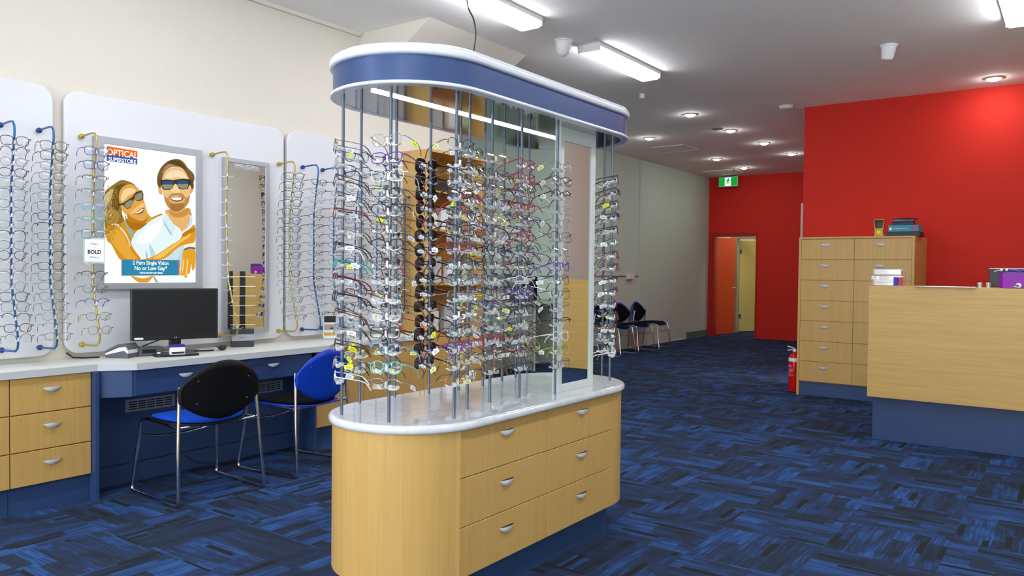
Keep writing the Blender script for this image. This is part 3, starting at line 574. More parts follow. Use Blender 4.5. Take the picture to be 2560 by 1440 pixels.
# mirror tower
mt=MB().box((-2.033,3.142,.7655),(-2.0,3.172,CZ0+.003)).box((-2.033,3.440,.7655),(-2.0,3.468,CZ0+.003)).box((-2.033,3.172,.7655),(-2.0,3.44,.80)).box((-2.033,3.172,1.965),(-2.0,3.44,CZ0+.003)).build('mirror_tower',M_GREYP,isl)
MB().box((-2.028,3.172,.80),(-2.008,3.44,1.965)).build('mirror_glass',M_MIRROR,mt)
MB().box((-2.0335,3.15,.80),(-2.028,3.46,1.965)).build('back_board',M_GREYP,mt)
# black lead from the canopy to the ceiling
pts=[(-2.2,2.72,2.178),(-2.2,2.72,2.26),(-2.205,2.735,2.33),(-2.21,2.752,2.40),(-2.21,2.735,2.46),(-2.215,2.70,2.51),(-2.215,2.69,2.6),(-2.215,2.70,2.8),(-2.215,2.70,CE)]
sm=[]
for k in range(len(pts)-1):
    p0,p1,p2,p3=[Vector(pts[min(max(k+d,0),len(pts)-1)]) for d in (-1,0,1,2)]
    for s_ in range(6):
        u=s_/6; sm.append(.5*((2*p1)+(p2-p0)*u+(2*p0-5*p1+4*p2-p3)*u*u+(3*p1-p0-3*p2+p3)*u**3))
sm.append(Vector(pts[-1]))
MB().tube(sm,.0035,6).build('power_lead',M_BLACK,isl)

# ---------------------------------------------------------------- spectacles
SH={ # lens outline half sizes + superellipse power
 'rectangular':(.0265,.0188,3.4,0),'round':(.0240,.0232,2.0,0),'oval':(.0262,.0212,2.3,0),'square':(.0270,.0236,3.0,.0),'cat eye':(.0270,.0212,2.6,.004),'narrow':(.0270,.0155,3.0,0)}
def outline(sh,side,n=20):
    a,b,p,cat=SH[sh]; P=[]
    for k in range(n):
        t=2*PI*k/n; c,s=math.cos(t),math.sin(t)
        x=a*math.copysign(abs(c)**(2/p),c); z=b*math.copysign(abs(s)**(2/p),s)
        if z>0: z+=cat*max(0,x/a)**2*1.6
        else: x*=.93
        P.append((side*(x+.0335),z))
    return P
FC={}
def fcol(name):
    D=dict(black=('#131417',.3,0),charcoal=('#33363b',.35,.5),brown=('#4a2a1c',.35,0),tortoiseshell=('#6a3a1c',.3,0),red=('#a3162a',.3,0),burgundy=('#5c1426',.3,.1),purple=('#4a1f9a',.3,0),blue=('#1b2f9e',.3,0),navy=('#1c2748',.35,.2),silver=('#a9adb2',.22,.9),gold=('#c8ab5e',.22,.9),bronze=('#7b5a44',.28,.8),teal=('#0d8f8e',.3,0),clear=('#e4e6e4',.12,0),pink=('#c9a0a4',.3,.3),green=('#8ea52c',.35,0))
    D['light blue']=('#7fb2e0',.2,0); D['mint']=('#5fc2a8',.3,0); D['orange']=('#d0552a',.3,0); D['gunmetal']=('#4d535c',.25,.8)
    h,r,m_=D[name]; return mat(name+' spectacle frame',h,r,m_)
MC={}
METAL={'silver','gold','bronze','gunmetal','charcoal'}
def specmesh(sh,col,half,tipcol=None):
    key=(sh,col,half,tipcol)
    if key in MC: return MC[key]
    met=col in METAL; r=.0010 if met else .0016
    a,b,_,_=SH[sh]; m_=fcol(col)
    fr=MB()
    for sd in (-1,1):
        P=outline(sh,sd)
        pts=[(x,-.0012*math.cos((abs(x)-.0335)/a*1.2),z) for x,z in P]
        if half:
            top=[p for p in pts if p[2]>-.003]; top.sort(key=lambda p:p[0]); fr.tube(top,r*1.15,5)
        else: fr.tube(pts,r,5,closed=True)
        # end piece
        fr.tube([(sd*(.0335+a*.97),-.001,b*.55),(sd*(.0335+a+.007),.0005,b*.6),(sd*(.0335+a+.010),.004,b*.6)],r*1.2,5)
    fr.tube([(-.0335+a*.95,-.001,b*.35),(-.003,-.003,b*.55),(.003,-.003,b*.55),(.0335-a*.95,-.001,b*.35)],r*1.1,5)
    if met: # nose pads
        for sd in (-1,1): fr.tube([(sd*.0085,-.001,.002),(sd*.0065,.005,-.003),(sd*.0075,.006,-.008)],.0008,4)
    ln=MB()
    for sd in (-1,1):
        P=outline(sh,sd); n=len(P); k=.985
        f=[(sd*.0335+(x-sd*.0335)*k,-.0003,z*k) for x,z in P]; f2=[(sd*.0335+(x-sd*.0335)*.6,-.0014,z*.6) for x,z in P]
        g_=[(p[0],p[1]+.0010,p[2]) for p in f]; g2=[(p[0],p[1]+.0012,p[2]) for p in f2]
        c=(sd*.0335,-.0018,0); c2=(sd*.0335,.0002,0)
        v=f+f2+[c]+g_+g2+[c2]; q=2*n+1
        F=[(i,(i+1)%n,n+(i+1)%n,n+i) for i in range(n)]+[(n+i,n+(i+1)%n,2*n) for i in range(n)]
        F+= [(q+i,q+n+i,q+n+(i+1)%n,q+(i+1)%n) for i in range(n)]+[(q+n+i,q+2*n,q+n+(i+1)%n) for i in range(n)]
        ln.add(v,F,0,True)
    T=[]
    tm=fcol(tipcol) if tipcol else m_
    for sd in (-1,1):
        x=.0335+a+.010; z=b*.6
        P=[(sd*x,.003,z),(sd*(x+.002),.02,z),(sd*(x+.003),.05,z+.0005),(sd*(x+.002),.085,z),(sd*x,.103,z-.003),(sd*(x-.001),.118,z-.013),(sd*(x-.003),.131,z-.028)]
        R=[.0017,.0016,.0013,.0013,.0017,.0022,.0020] if met else [.0027,.0025,.0020,.0019,.0022,.0027,.0022]
        t_=MB(); t_.tube(P[:5],R[:5],5,0,flat=.55); t_.tube(P[4:],R[4:],5,1,flat=.6); T.append(t_.mesh('temple',[m_,tm]))
    MC[key]=(fr.mesh('frame_front',m_),ln.mesh('lens',M_LENS),T,x,z); return MC[key]
TAGM={}
def tagmesh(kind):
    if kind in TAGM: return TAGM[kind]
    mb=MB().box((-.0006,-.016,-.0075),(.0006,.016,.0075)).box((-.0012,-.004,.006),(.0012,.004,.011)).box((-.0011,-.009,-.003),(.0011,.009,-.0015),1).box((-.0011,-.009,.001),(.0011,.007,.0022),1)
    TAGM[kind]=mb.mesh('price_tag',[{'w':M_TAGW,'y':M_TAGY,'p':M_TAGP}[kind],M_GREYPL]); return TAGM[kind]
def child(me,name,parent):
    o=bpy.data.objects.new(name,me); COL.objects.link(o); o.parent=parent; return o
def spectacles(loc,ang,sh,col,half=False,tip=None,tagk=None,label='',group='',tilt=0,mirror_tag=1,sc=1.0):
    """ang = heading (deg) the front looks towards, 0 = +X"""
    fr,ln,T,tx,tz=specmesh(sh,col,half,tip)
    t=bpy.data.objects.new('spectacles',None); COL.objects.link(t); t.empty_display_size=.03
    t.location=loc; t.rotation_euler=(math.radians(tilt),0,math.radians(ang+90)); t.scale=(sc,sc,sc); tag(t,label,'spectacles',group)
    child(fr,'frame_front',t); child(ln,'lens',t); child(T[0],'temple',t); child(T[1],'temple',t)
    if tagk:
        g_=child(tagmesh(tagk),'price_tag',t); g_.location=(mirror_tag*(tx+.004),.045+random.random()*.02,tz-.010); g_.rotation_euler=(math.radians(random.uniform(-25,25)),math.radians(random.uniform(-20,20)),math.radians(random.uniform(-25,25)))
        tag(g_,{'w':'white price tag','y':'bright yellow price tag','p':'pale yellow price tag'}[tagk])
    return t
# clear holder (local: pole at origin, front towards -y)
hb=MB()
W_=[(-.046,-.014,.004),(-.037,-.019,-.003),(-.024,-.022,-.006),(-.011,-.023,-.004),(-.006,-.026,.004),(.006,-.026,.004),(.011,-.023,-.004),(.024,-.022,-.006),(.037,-.019,-.003),(.046,-.014,.004)]
v=[]
for x,y,z in W_: v+= [(x,y,z),(x,y+.014,z-.001),(x,y+.014,z-.004),(x,y,z-.003)]
hb.add(v,[(4*i+k,4*i+4+k,4*i+4+(k+1)%4,4*i+(k+1)%4) for i in range(9) for k in range(4)]+[(0,1,2,3),(36,39,38,37)],0,False)
hb.box((-.0045,-.027,.002),(.0045,-.019,.022),0,.002,1)
hb.lathe((0,0),[(.0062,-.006),(.0095,-.006),(.0095,.008),(.0062,.008)],12).box((-.004,-.022,-.004),(.004,-.010,.004))
def holder_mesh(): 
    if 'h' not in MC: MC['h']=hb.mesh('nose_holder',M_ACR)
    return MC['h']
# poles: (x,y,heading of the glasses,front?)
FP=[(-2.365,2.117,-131),(-2.111,2.125,-72),(-1.971,2.341,-8),(-2.059,2.53,4),(-2.088,2.722,-4),(-2.063,2.91,3),(-1.987,3.092,-6),(-2.009,3.661,24)]
BP=[(-2.509,2.348,176),(-2.505,2.558,184),(-2.456,2.733,178),(-2.42,2.905,182),(-2.41,3.083,175),(-2.437,3.28,183),(-2.462,3.437,178),(-2.528,3.639,184),(-2.136,3.863-.06,75)]
cols_f=['black','gunmetal','silver','brown','burgundy','black','charcoal','gold','red','gunmetal','bronze','navy','silver','tortoiseshell','clear','purple','silver','black','gunmetal','bronze','silver','charcoal','black','gunmetal','silver','clear','bronze','burgundy']
shs=['rectangular','round','oval','square','cat eye','rectangular','oval','narrow']
fixed={ # (pole,row from top): overrides matching what the photo shows
 (0,7):('narrow','teal'),(0,9):('rectangular','black'),(0,10):('rectangular','tortoiseshell'),(0,12):('oval','brown'),
 (1,0):('round','silver'),(1,13):('oval','mint'),(1,14):('rectangular','silver'),(1,12):('oval','light blue'),
 (2,0):('round','charcoal'),(2,14):('round','gold'),(2,13):('oval','gold'),(3,13):('round','gold'),(2,2):('round','silver'),
 (5,1):('round','red'),(5,0):('oval','red'),(4,12):('cat eye','red'),(5,3):('oval','red'),(5,5):('rectangular','red'),(5,9):('oval','purple'),
 (6,0):('round','silver'),(6,4):('round','silver'),(6,5):('square','charcoal'),(6,7):('round','purple'),(6,8):('round','charcoal'),(6,9):('round','charcoal'),(6,12):('oval','clear'),(6,13):('oval','green'),(6,1):('oval','brown'),(6,2):('round','burgundy')}
sgc=[('#171513','black'),('#1b1a17','black'),('#2a211b','dark brown'),('#5a1f20','dark red'),('#4b372d','brown'),('#191a1c','black'),('#3b2a20','brown'),('#2b2926','dark grey'),('#26302a','dark green'),('#2c2320','dark brown'),('#3a2f1c','olive brown'),('#3c1d1c','burgundy'),('#3a1f22','burgundy'),('#15181d','black'),('#4a2022','burgundy')]
M_SGL=mat('dark sunglass lens','#3a2b24',.08,0,.6)
def sunglasses(loc,ang,r,lab,tilt):
    hx,cn=sgc[r]; sh=['square','square','square','round','round','oval','round','round','oval','square','rectangular','cat eye','square','rectangular','oval'][r]
    key=('sg',sh,hx)
    if key not in MC:
        m_=mat('sunglass frame '+hx,hx,.25); fr=MB(); ln=MB(); K=1.08
        for sd in (-1,1):
            P=outline(sh,sd); fr.tube([(x*K,-.001,z_*K*1.15) for x,z_ in P],.0028,6,closed=True)
            n=len(P); v=[(x*K,-.0015,z_*K*1.15) for x,z_ in P]+[(sd*.0335*K,-.004,0)]+[(x*K,.0005,z_*K*1.15) for x,z_ in P]
            ln.add(v,[(i,(i+1)%n,n) for i in range(n)]+[tuple(range(n+1,2*n+1))[::-1]]+[(i,n+1+i,n+1+(i+1)%n,(i+1)%n) for i in range(n)],0,True)
        fr.tube([(-.01,-.001,.010),(0,-.003,.012),(.01,-.001,.010)],.003,6)
        T=[MB().tube([(sd*.067,.001,.012),(sd*.070,.02,.012),(sd*.071,.085,.011),(sd*.069,.112,-.004),(sd*.068,.128,-.02)],[.0045,.004,.003,.0035,.003],6,flat=.5).mesh('temple',m_) for sd in (-1,1)]
        MC[key]=(fr.mesh('frame_front',m_),ln.mesh('lens',M_SGL),T)
    fr,ln,T=MC[key]
    s_=bpy.data.objects.new('sunglasses',None); COL.objects.link(s_); s_.empty_display_size=.03; s_.location=loc; s_.rotation_euler=(math.radians(tilt),0,math.radians(ang+90)); s_.scale=(1.06,)*3
    tag(s_,'%s %s sunglasses, %s from top on third back island rod from left'%(cn,sh,ORD[r]),'sunglasses','sunglasses on the island rods')
    child(fr,'frame_front',s_); child(ln,'lens',s_); child(T[0],'temple',s_); child(T[1],'temple',s_)
    if r%3!=1:
        g_=child(tagmesh('wyw'[r%3]),'price_tag',s_); g_.location=(.071,.05,.0); g_.rotation_euler=(.2,.1,.3); tag(g_,'white price tag' if r%3!=1 else 'yellow price tag')
seen={}
def uniq(l):
    n=seen.get(l,0); seen[l]=n+1; return l
allspec=0
def pole(x,y,ang,idx,front):
    global allspec
    p=MB().tube([(x,y,.7655),(x,y,CZ0+.004)],.0062,10).build('pole',M_POLE,isl)
    side='front' if front else 'back'
    N_=15; dz=.0655; z0=1.832
    if not front and idx==1: N_=15
    hold=MB()
    for r in range(N_):
        z=z0-r*dz+random.uniform(-.002,.002); a=ang+random.uniform(-7,7)
        if front:
            h=child(holder_mesh(),'nose_holder',p); h.location=(x-LOC[p.name][0],y-LOC[p.name][1],z-.016-LOC[p.name][2]); h.rotation_euler=(0,0,math.radians(a+90))
        else:
            m_=Matrix.Translation((x,y,z-.016))@Matrix.Rotation(math.radians(a+90),4,'Z'); hold.add([tuple(m_@Vector(q)) for q in hb.v],hb.f)
        if not front and idx==2:
            d=(math.cos(math.radians(a)),math.sin(math.radians(a))); sunglasses((x+d[0]*.0285,y+d[1]*.0285,z-.004),a,r,'',-10); continue
        if random.random()<.04 and (idx,r) not in fixed: continue
        if front and (idx,r) in fixed: sh,col=fixed[(idx,r)]
        else: sh,col=random.choice(shs),random.choice(cols_f)
        half=random.random()<.3
        tip=random.choice([None,'black','brown','red','charcoal','black']) if col in METAL else None
        tk=random.choices([None,'w','y','p'],[.14,.58,.17,.11])[0]
        d=(math.cos(math.radians(a)),math.sin(math.radians(a)))
        lab='%s %s%s spectacles, %s from top on %s %s island rod from left'%(col,'half-rim ' if half else '',sh,ORD[r],ORD[idx],side)
        spectacles((x+d[0]*.0285,y+d[1]*.0285,z-.004),a,sh,col,half,tip,tk,lab,'spectacles on the island rods',tilt=-13+random.uniform(-6,5),mirror_tag=random.choice((-1,1)),sc=1.1); allspec+=1
    if not front:
        q=tag(hold.build('nose_holder',M_ACR,p),kind='stuff')
for i,(x,y,a) in enumerate(FP): pole(x,y,a,i,True)
for i,(x,y,a) in enumerate(BP): pole(x,y,a,i,False)

# ---------------------------------------------------------------- wall rods
def rodx(z):
    K=[(2.10,-4.715),(1.75,-4.765),(1.25,-4.765),(.93,-4.68)]
    if z>=K[0][0]: return K[0][1]
    for (za,xa),(zb,xb) in zip(K,K[1:]):
        if z>=zb: return xa+(xb-xa)*(za-z)/(za-zb)
    return K[-1][1]
whb=None
def wallrod(y,kind,n,ang,desc,glist,stuff=None,gap=(),empty_h=False,z_top=2.022,dz=.0565,n_h=None,yb=None):
    """bowed rod standing off the wall panel, clear nose holders, spectacles"""
    mr,mk=(M_RODB,M_KNOBB) if kind=='b' else (M_RODG,M_KNOBG)
    yb=y if yb is None else yb
    t=empty('display_rod',(PX_,y,.86),desc,'display rod','bowed display rods on the left wall panels')
    Y=lambda z:y+(yb-y)*(2.1-z)/1.2
    pts=[(PX_+.004,y,2.125),(-4.77,y,2.133),(-4.735,y,2.128),(-4.718,y,2.105),(-4.716,y,2.07)]+[(rodx(z),Y(z),z) for z in (1.95,1.82,1.75,1.68,1.5,1.35,1.25,1.18,1.05,.97)]+[(-4.682,yb,.92),(-4.69,yb,.89),(-4.715,yb,.872),(PX_+.004,yb,.866)]
    MB().tube(pts,.006,10).build('rod',mr,t)
    for yy,zz in ((y,2.125),(yb,.866)):
        mb=MB(); mb.ball((PX_+.014,yy,zz),.017,12).lathe((0,0),[(0,0),(.013,0),(.013,.012)],12).v
        mb=MB().ball((PX_+.016,yy,zz),.016,12); m_=Matrix.Translation((PX_,yy,zz))@Matrix.Rotation(PI/2,4,'Y'); q=MB().lathe((0,0),[(0,0),(.014,0),(.012,.014),(0,.014)],12); mb.add([tuple(m_@Vector(p_)) for p_ in q.v],q.f); mb.build('knob',mk,t)
    hold=MB()
    for r in range(n_h or n):
        z=z_top-r*dz*(1 if n_h is None else 1); a=ang+random.uniform(-4,4); x=rodx(z); d=(math.cos(math.radians(a)),math.sin(math.radians(a)))
        h_=child(holder_mesh(),'nose_holder',t); h_.location=(x+d[0]*.004-PX_,Y(z)+d[1]*.004-y,z-.016-.86); h_.rotation_euler=(0,0,math.radians(a+90)); h_.scale=(.85,.8,.8)
        if empty_h or r in gap: continue
        g_=glist[r%len(glist)]
        sh,col,half=g_[:3]; tk=g_[3] if len(g_)>3 else random.choices([None,'w','p'],[.75,.15,.1])[0]
        loc=(x+d[0]*.026,Y(z)+d[1]*.026,z-.003)
        if stuff is None:
            lab='%s %s%s spectacles, %s from top on %s'%(col,'half-rim ' if half else '',sh,ORD[r],desc2)
            spectacles(loc,a,sh,col,half,None,tk,lab,'spectacles on the wall rods',mirror_tag=-1,tilt=-3-6*r/n,sc=1.1)
        else:
            fr,ln,T,tx,tz=specmesh(sh,col,half); M_=Matrix.Translation(loc)@Matrix.Rotation(math.radians(a+90),4,'Z')
            for me in [fr]+list(T): stuff.add([tuple(M_@v_.co) for v_ in me.vertices],[tuple(p_.vertices) for p_ in me.polygons],1 if col in ('brown','burgundy','tortoiseshell') else 0,True)
bk_=[('rectangular','black',False),('square','charcoal',False),('oval','gunmetal',False),('rectangular','black',True)]
rnd=lambda n,c,s: [(random.choice(s),random.choice(c),random.random()<.25) for _ in range(n)]
desc2='blue rod at left edge'
wallrod(1.874,'b',20,-14,'bowed blue display rod at the left edge of the photo',rnd(20,['gunmetal','black','charcoal','bronze','burgundy'],['oval','round','square','oval']))
desc2='blue rod left of gold one'
wallrod(2.075,'b',20,-13,'bowed blue display rod between the left edge and the gold rod',[('square','burgundy',False),('square','brown',False)]+rnd(18,['black','black','charcoal','gunmetal','bronze'],['square','oval','rectangular']))
desc2='gold rod left of lit poster'
gl_=[('square','purple',False,None),('square','blue',False,None),('rectangular','tortoiseshell',True),('oval','charcoal',True),('oval','light blue',False),('oval','mint',True),('square','gunmetal',False),None,None,('oval','black',True),('oval','charcoal',False),('oval','purple',True),('oval','bronze',False,'y'),('round','bronze',False,'y')]
wallrod(2.313,'g',14,-13,'bowed gold display rod left of the lit poster, holding the BOLD card',gl_,gap=(7,8),dz=.081)
desc2=''
wallrod(3.193,'g',13,-30,'empty bowed gold rod with bare clear holders beside the narrow mirror',bk_,empty_h=True,n_h=13,dz=.086,yb=3.25,z_top=1.98)
desc2='gold rod right of mirror'
wallrod(3.755,'g',17,-28,'bowed gold display rod right of the narrow mirror',[('square','black',False)]*6+[('rectangular','black',False),('square','charcoal',False),('rectangular','black',False),('square','black',False),('oval','gunmetal',False),('square','black',False)]+rnd(5,['silver','gunmetal','bronze'],['oval','rectangular']),dz=.065)
desc2='first blue rod right of mirror'
wallrod(3.975,'b',16,-8,'first bowed blue display rod right of the narrow mirror',rnd(16,['black','gunmetal','charcoal','silver'],['oval','rectangular','narrow']),dz=.067,z_top=2.0)
st=MB(); desc2=''
for yy in (4.172,4.40,4.64,4.86): wallrod(yy,'b',16,-8,{4.172:'second bowed blue display rod right of the narrow mirror',4.40:'third blue display rod right of the narrow mirror, behind the island',4.64:'fourth blue display rod right of the narrow mirror, behind the island',4.86:'last blue display rod on the right hand white panel, behind the island'}[yy],rnd(16,['black','gunmetal','brown','charcoal'],['oval','rectangular','narrow']),stuff=st,dz=.067,z_top=2.0)
# rod on the side of the shelf unit with dark red frames
t=empty('display_rod',(-4.83,5.0,.95),'blue rod with dark brown frames on the side of the beech shelf unit','display rod')
MB().tube([(-4.83,5.1,1.98),(-4.83,5.06,1.98),(-4.83,5.045,1.96),(-4.83,5.045,.98),(-4.83,5.06,.955),(-4.83,5.1,.955)],0.006,8).build('rod',M_RODB,t)
for zz in (1.98,.955): MB().ball((-4.83,5.092,zz),.012,10).build('knob',M_KNOBB,t)
for r in range(16):
    col,sh=random.choice(['brown','burgundy','black']),random.choice(['oval','rectangular']); fr,ln,T,tx,tz=specmesh(sh,col,False); M_=Matrix.Translation((-4.83+.012,5.022,1.93-r*.06))@Matrix.Rotation(math.radians(random.uniform(5,25)),4,'Z')
    for me in [fr]: st.add([tuple(M_@v_.co) for v_ in me.vertices],[tuple(p_.vertices) for p_ in me.polygons],1,True)
o=st.build('spectacles',[fcol('charcoal'),fcol('brown')]); tag(o,'small dark spectacles crowded on the far wall rods seen through the island','spectacles','spectacles on the wall rods','stuff')
# BOLD card
t=empty('display_card',(-4.72,2.32,1.36),'small white card reading BOLD on gold rod left of lit poster','sign')
ca=math.radians(-20); cx_,cy_=-4.765+.03*math.cos(ca),2.318+.03*math.sin(ca); CM=FR((cx_,cy_,1.436),(-math.sin(ca),math.cos(ca),0),(0,0,1),(math.cos(ca),math.sin(ca),0))
MB().box((-.057,-.076,-.003),(.057,.076,0)).xf(CM).build('acrylic_holder',clear('pale acrylic','#dfeee8',.1,.1,diff=.5,tint='#e8f4ee'),t)
cd=MB().box((-.048,-.066,0),(.052,.066,.0006)).xf(CM).build('card',M_TAGW,t)
m_=MB()
for body,s_,yy in (('Make',.017,.038),('a',.014,.017),('Choice',.017,-.04)): q=text_mesh(body,s_,CM@Matrix.Translation((.002,yy,.0008)),.0002); m_.add(q.v,q.f)
q=text_mesh('BOLD',.032,CM@Matrix.Translation((.002,-.010,.0008)),.0003,sx=.85,bold=.0012); m_.add(q.v,q.f)
m_.build('lettering',M_INK,cd)
# ================================================================ CHAIRS  (local: +y = the way a sitter looks)
def chair(name,loc,deg,shell,pad,lab,group,padded_back=False):
    t=empty(name,(0,0,0),lab,'chair',group); 
    for sd in (-1,1):
        x=sd*.275; P=[(sd*.235,-.205,.665),(sd*.245,-.215,.60),(sd*.262,-.235,.30),(x,-.262,.06),(x,-.262,.03),(x,-.25,.014),(x,-.225,.0125),(x,.0,.0125),(x,.225,.0125),(x,.25,.014),(x,.262,.03),(x-sd*.002,.258,.06),(x-sd*.02,.225,.30),(x-sd*.028,.21,.425),(x-sd*.03,.19,.442),(x-sd*.035,.13,.447),(x-sd*.04,-.10,.437),(x-sd*.022,-.2,.432)]
        f=MB().tube(P,.0105,10).build('side_frame',M_CHROME,t)
        for yy in (-.2,.2): MB().box((x-.011,yy-.02,0),(x+.011,yy+.02,.010),0,.003,1).build('glide',M_BLACK,f)
    MB().tube([(sd*.255,.232+.0*abs(sd),.345) for sd in (-1,)]+[(-.15,.215,.325),(0,.205,.318),(.15,.215,.325),(.255,.232,.345)],.007,8).build('front_brace',M_CHROME,t)
    MB().tube([(-.25,-.20,.435),(-.1,-.19,.43),(.1,-.19,.43),(.25,-.20,.435)],.008,8).build('rear_brace',M_CHROME,t)
    # seat shell and pad
    def slabm(a,b,z0,th,dish,n=26):
        v=[];f=[];R=6
        def pt(rho,k,top):
            an=2*PI*k/n; c,s=math.cos(an),math.sin(an); p=3.2
            x=a*math.copysign(abs(c)**(2/p),c)*rho; y=b*math.copysign(abs(s)**(2/p),s)*rho
            if y<0: x*=1-.12*(abs(y)/b)**2
            z=z0-dish*(1-min(1,(x/a)**2))*(1-.3*(y/b))-(.03*max(0,(y/b-.6))/.4 if y>0 else 0)
            e=(1-rho**6)*th*.5+th*.5
            return (x,y+.0,z+(e if top else 0))
        rh=[0.001,.35,.65,.85,.95,1.0]
        for top in (1,0):
            for q in (rh if top else rh[::-1]):
                for k in range(n): v.append(pt(q,k,top))
        m=len(rh)*2
        for i in range(m-1):
            for k in range(n): f.append((i*n+k,i*n+(k+1)%n,(i+1)*n+(k+1)%n,(i+1)*n+k))
        f.append(tuple(range(n))); f.append(tuple(range((m-1)*n,m*n))); mb=MB(); mb.add(v,f,0,True); return mb
    MB_=slabm(.252,.238,.448,.014,.012); MB_.build('seat_shell',shell,t)
    slabm(.236,.222,.461,.026,.012).build('seat_pad',pad,t)
    # back shell: curved leaf outline
    def backm(grow,yo,th):
        v=[];f=[];nu,nv=24,8
        for side in (0,1):
            for i in range(nu+1):
                u=-1+2*i/nu; x=u*(.255+grow)
                top=.660+.152*(1-abs(u)**2.0)**.85+ (grow*.8); bot=.590-.122*(1-abs(u)**2.0)**.85-(grow*.8)
                for j in range(nv+1):
                    z=bot+(top-bot)*j/nv
                    y=-.232-.045*(1-u*u)-.14*(z-.62)+(.02*((z-.62)/.17)**2)*0+yo+(th if side else 0)
                    v.append((x,y,z))
        n=(nu+1)*(nv+1)
        for i in range(nu):
            for j in range(nv):
                a=i*(nv+1)+j; f.append((a,a+1,a+nv+2,a+nv+1)); f.append((n+a,n+a+nv+1,n+a+nv+2,n+a+1))
        for i in range(nu):
            a=i*(nv+1); f.append((a,a+nv+1,n+a+nv+1,n+a)); a+=nv; f.append((a,n+a,n+a+nv+1,a+nv+1))
        for j in range(nv): f.append((j,n+j,n+j+1,j+1)); a=nu*(nv+1)+j; f.append((a,a+1,n+a+1,n+a))
        mb=MB(); mb.add(v,f,0,True); return mb
    b=backm(0,0,.008).build('backrest',shell,t)
    for sd in (-1,1): MB().tube([(sd*.238,-.222,.575),(sd*.24,-.225,.62),(sd*.238,-.228,.665)],.016,8).build('back_socket',shell,b)
    mb=MB()
    for sx in (-.16,.16):
        for z in (.57,.70): mb.ball((sx,-.232-.045*(1-(sx/.255)**2)-.14*(z-.62)-.001,z),.0055,8,sc=(1,.4,1))
    mb.build('screw_cap',M_GREYPL,b)
    if padded_back: backm(-.03,.008,.016).build('back_pad',pad,t)
    t.location=loc; t.rotation_euler=(0,0,math.radians(deg)); return t
chair('visitor_chair',(-4.275,2.70,0),88,M_BLKP,M_PADBL,'chair with black back and blue seat pad at the left of the navy desk','visitor chairs at the desk')
chair('visitor_chair',(-4.31,3.46,0),98,M_BLUEP,M_PADB,'chair with bright blue back and black seat pad beside the island','visitor chairs at the desk')
for i,(y,l) in enumerate(((12.45,'black padded chair with blue shell, farthest and rightmost of the row by the rear wall'),(11.78,'middle black padded chair with blue shell in the row by the rear wall'),(11.10,'nearest black padded chair with blue shell in the rear row, mostly behind the island'))):
    chair('waiting_chair',(-6.03,y,0),-90+(4,-3,2)[i],M_BLUEP,M_PADB,l,'waiting chairs along the rear left wall',True)

# ================================================================ THINGS ON THE LEFT WORKTOP
Z0=.7812
def place(t,loc,deg): t.location=loc; t.rotation_euler=(0,0,math.radians(deg))
# monitor (local: screen looks to -y)
t=empty('computer_monitor',(0,0,0),'black widescreen monitor standing on the left worktop under the lit poster','monitor')
MB().box((-.26,-.012,.10),(.26,.028,.425),0,.006).box((-.17,.028,.16),(.17,.05,.37),0,.01).build('housing',M_BLACK,t)
MB().box((-.244,-.0128,.128),(.244,-.0118,.412)).build('screen',mat('matte off screen','#1a1a1b',.55,spec=.3),t)
MB().box((-.24,-.0130,.108),(-.19,-.0122,.12)).build('sticker',M_TAGW,t)
text_mesh('LG',.013,FYN((.0,-.0125,.1135)),.0003).build('logo',M_STEEL,t)
MB().box((-.035,.0,.01),(.035,.03,.16),0,.006).build('neck',M_BLACK,t)
MB().prism(rrect(-.13,-.09,.13,.12,.03),0,.012).build('stand_base',M_BLACK,t)
place(t,(-4.655,2.775,Z0),90-19)
# card terminal
t=empty('card_terminal',(0,0,0),'grey and white card payment terminal on the worktop left of the monitor','card terminal')
pf=lambda a,b,c:(c,a,b)
MB().prism([(-.09,0),(.085,0),(.09,.02),(-.06,.055),(-.092,.03)],-.062,.062,fn=pf).build('base',M_GREYPL,t)
MB().prism([(-.088,.034),(.088,.022),(.088,.034),(-.02,.078),(-.075,.085),(-.09,.06)],-.06,.06,fn=pf).build('white_band',M_WHT,t)
MB().prism([(-.088,.062),(-.074,.0865),(-.015,.0795),(.088,.0365),(.093,.05),(-.01,.100),(-.07,.106),(-.098,.072)],-.062,.062,fn=pf).build('lid',M_GREYPL,t)
place(t,(-4.79,2.50,Z0),118); t.scale=(.84,.84,.84)
tag(MB().tube([(-4.86,2.40,.785),(-4.89,2.33,.785),(-4.92,2.27,.79),(-4.935,2.24,.82)],.005,8).build('power_cable',M_BLACK),'thick black lead behind the card terminal by the wall','cable')
t=empty('speaker_box',(0,0,0),'small grey plastic box between card terminal and monitor','box')
MB().box((-.07,-.045,0),(.07,.045,.055),0,.005).build('body',M_GREYPL,t); MB().box((-.05,-.0458,.018),(.03,-.0448,.042)).build('front_slot',M_DARK,t); MB().box((.035,-.0458,.008),(.055,-.0448,.022)).build('sticker',M_TAGW,t)
place(t,(-4.765,2.665,Z0),72)
tag(MB().tube([(-4.90,2.62,.785),(-4.90,2.70,.83),(-4.88,2.82,.87),(-4.83,2.92,.90)],.004,8).build('monitor_cable',M_BLACK),'black cable sloping up behind the monitor stand','cable')
t=empty('business_cards',(0,0,0),'purple and white packet leaning on the monitor stand','packet')
MB().box((-.045,-.02,0),(.045,.02,.045),0,.004).build('body',M_WHT,t); MB().box((-.046,.0,.03),(.046,.0212,.062),0,.003,1).build('flap',mat('purple card','#3b1f86',.5),t); MB().box((-.036,-.0215,.006),(.04,-.0195,.018)).build('band',M_INK,t)
place(t,(-4.585,2.745,Z0+.0125),70)
t=empty('tablet',(0,0,0),'flat black tablet with a white card lying right of the monitor','tablet')
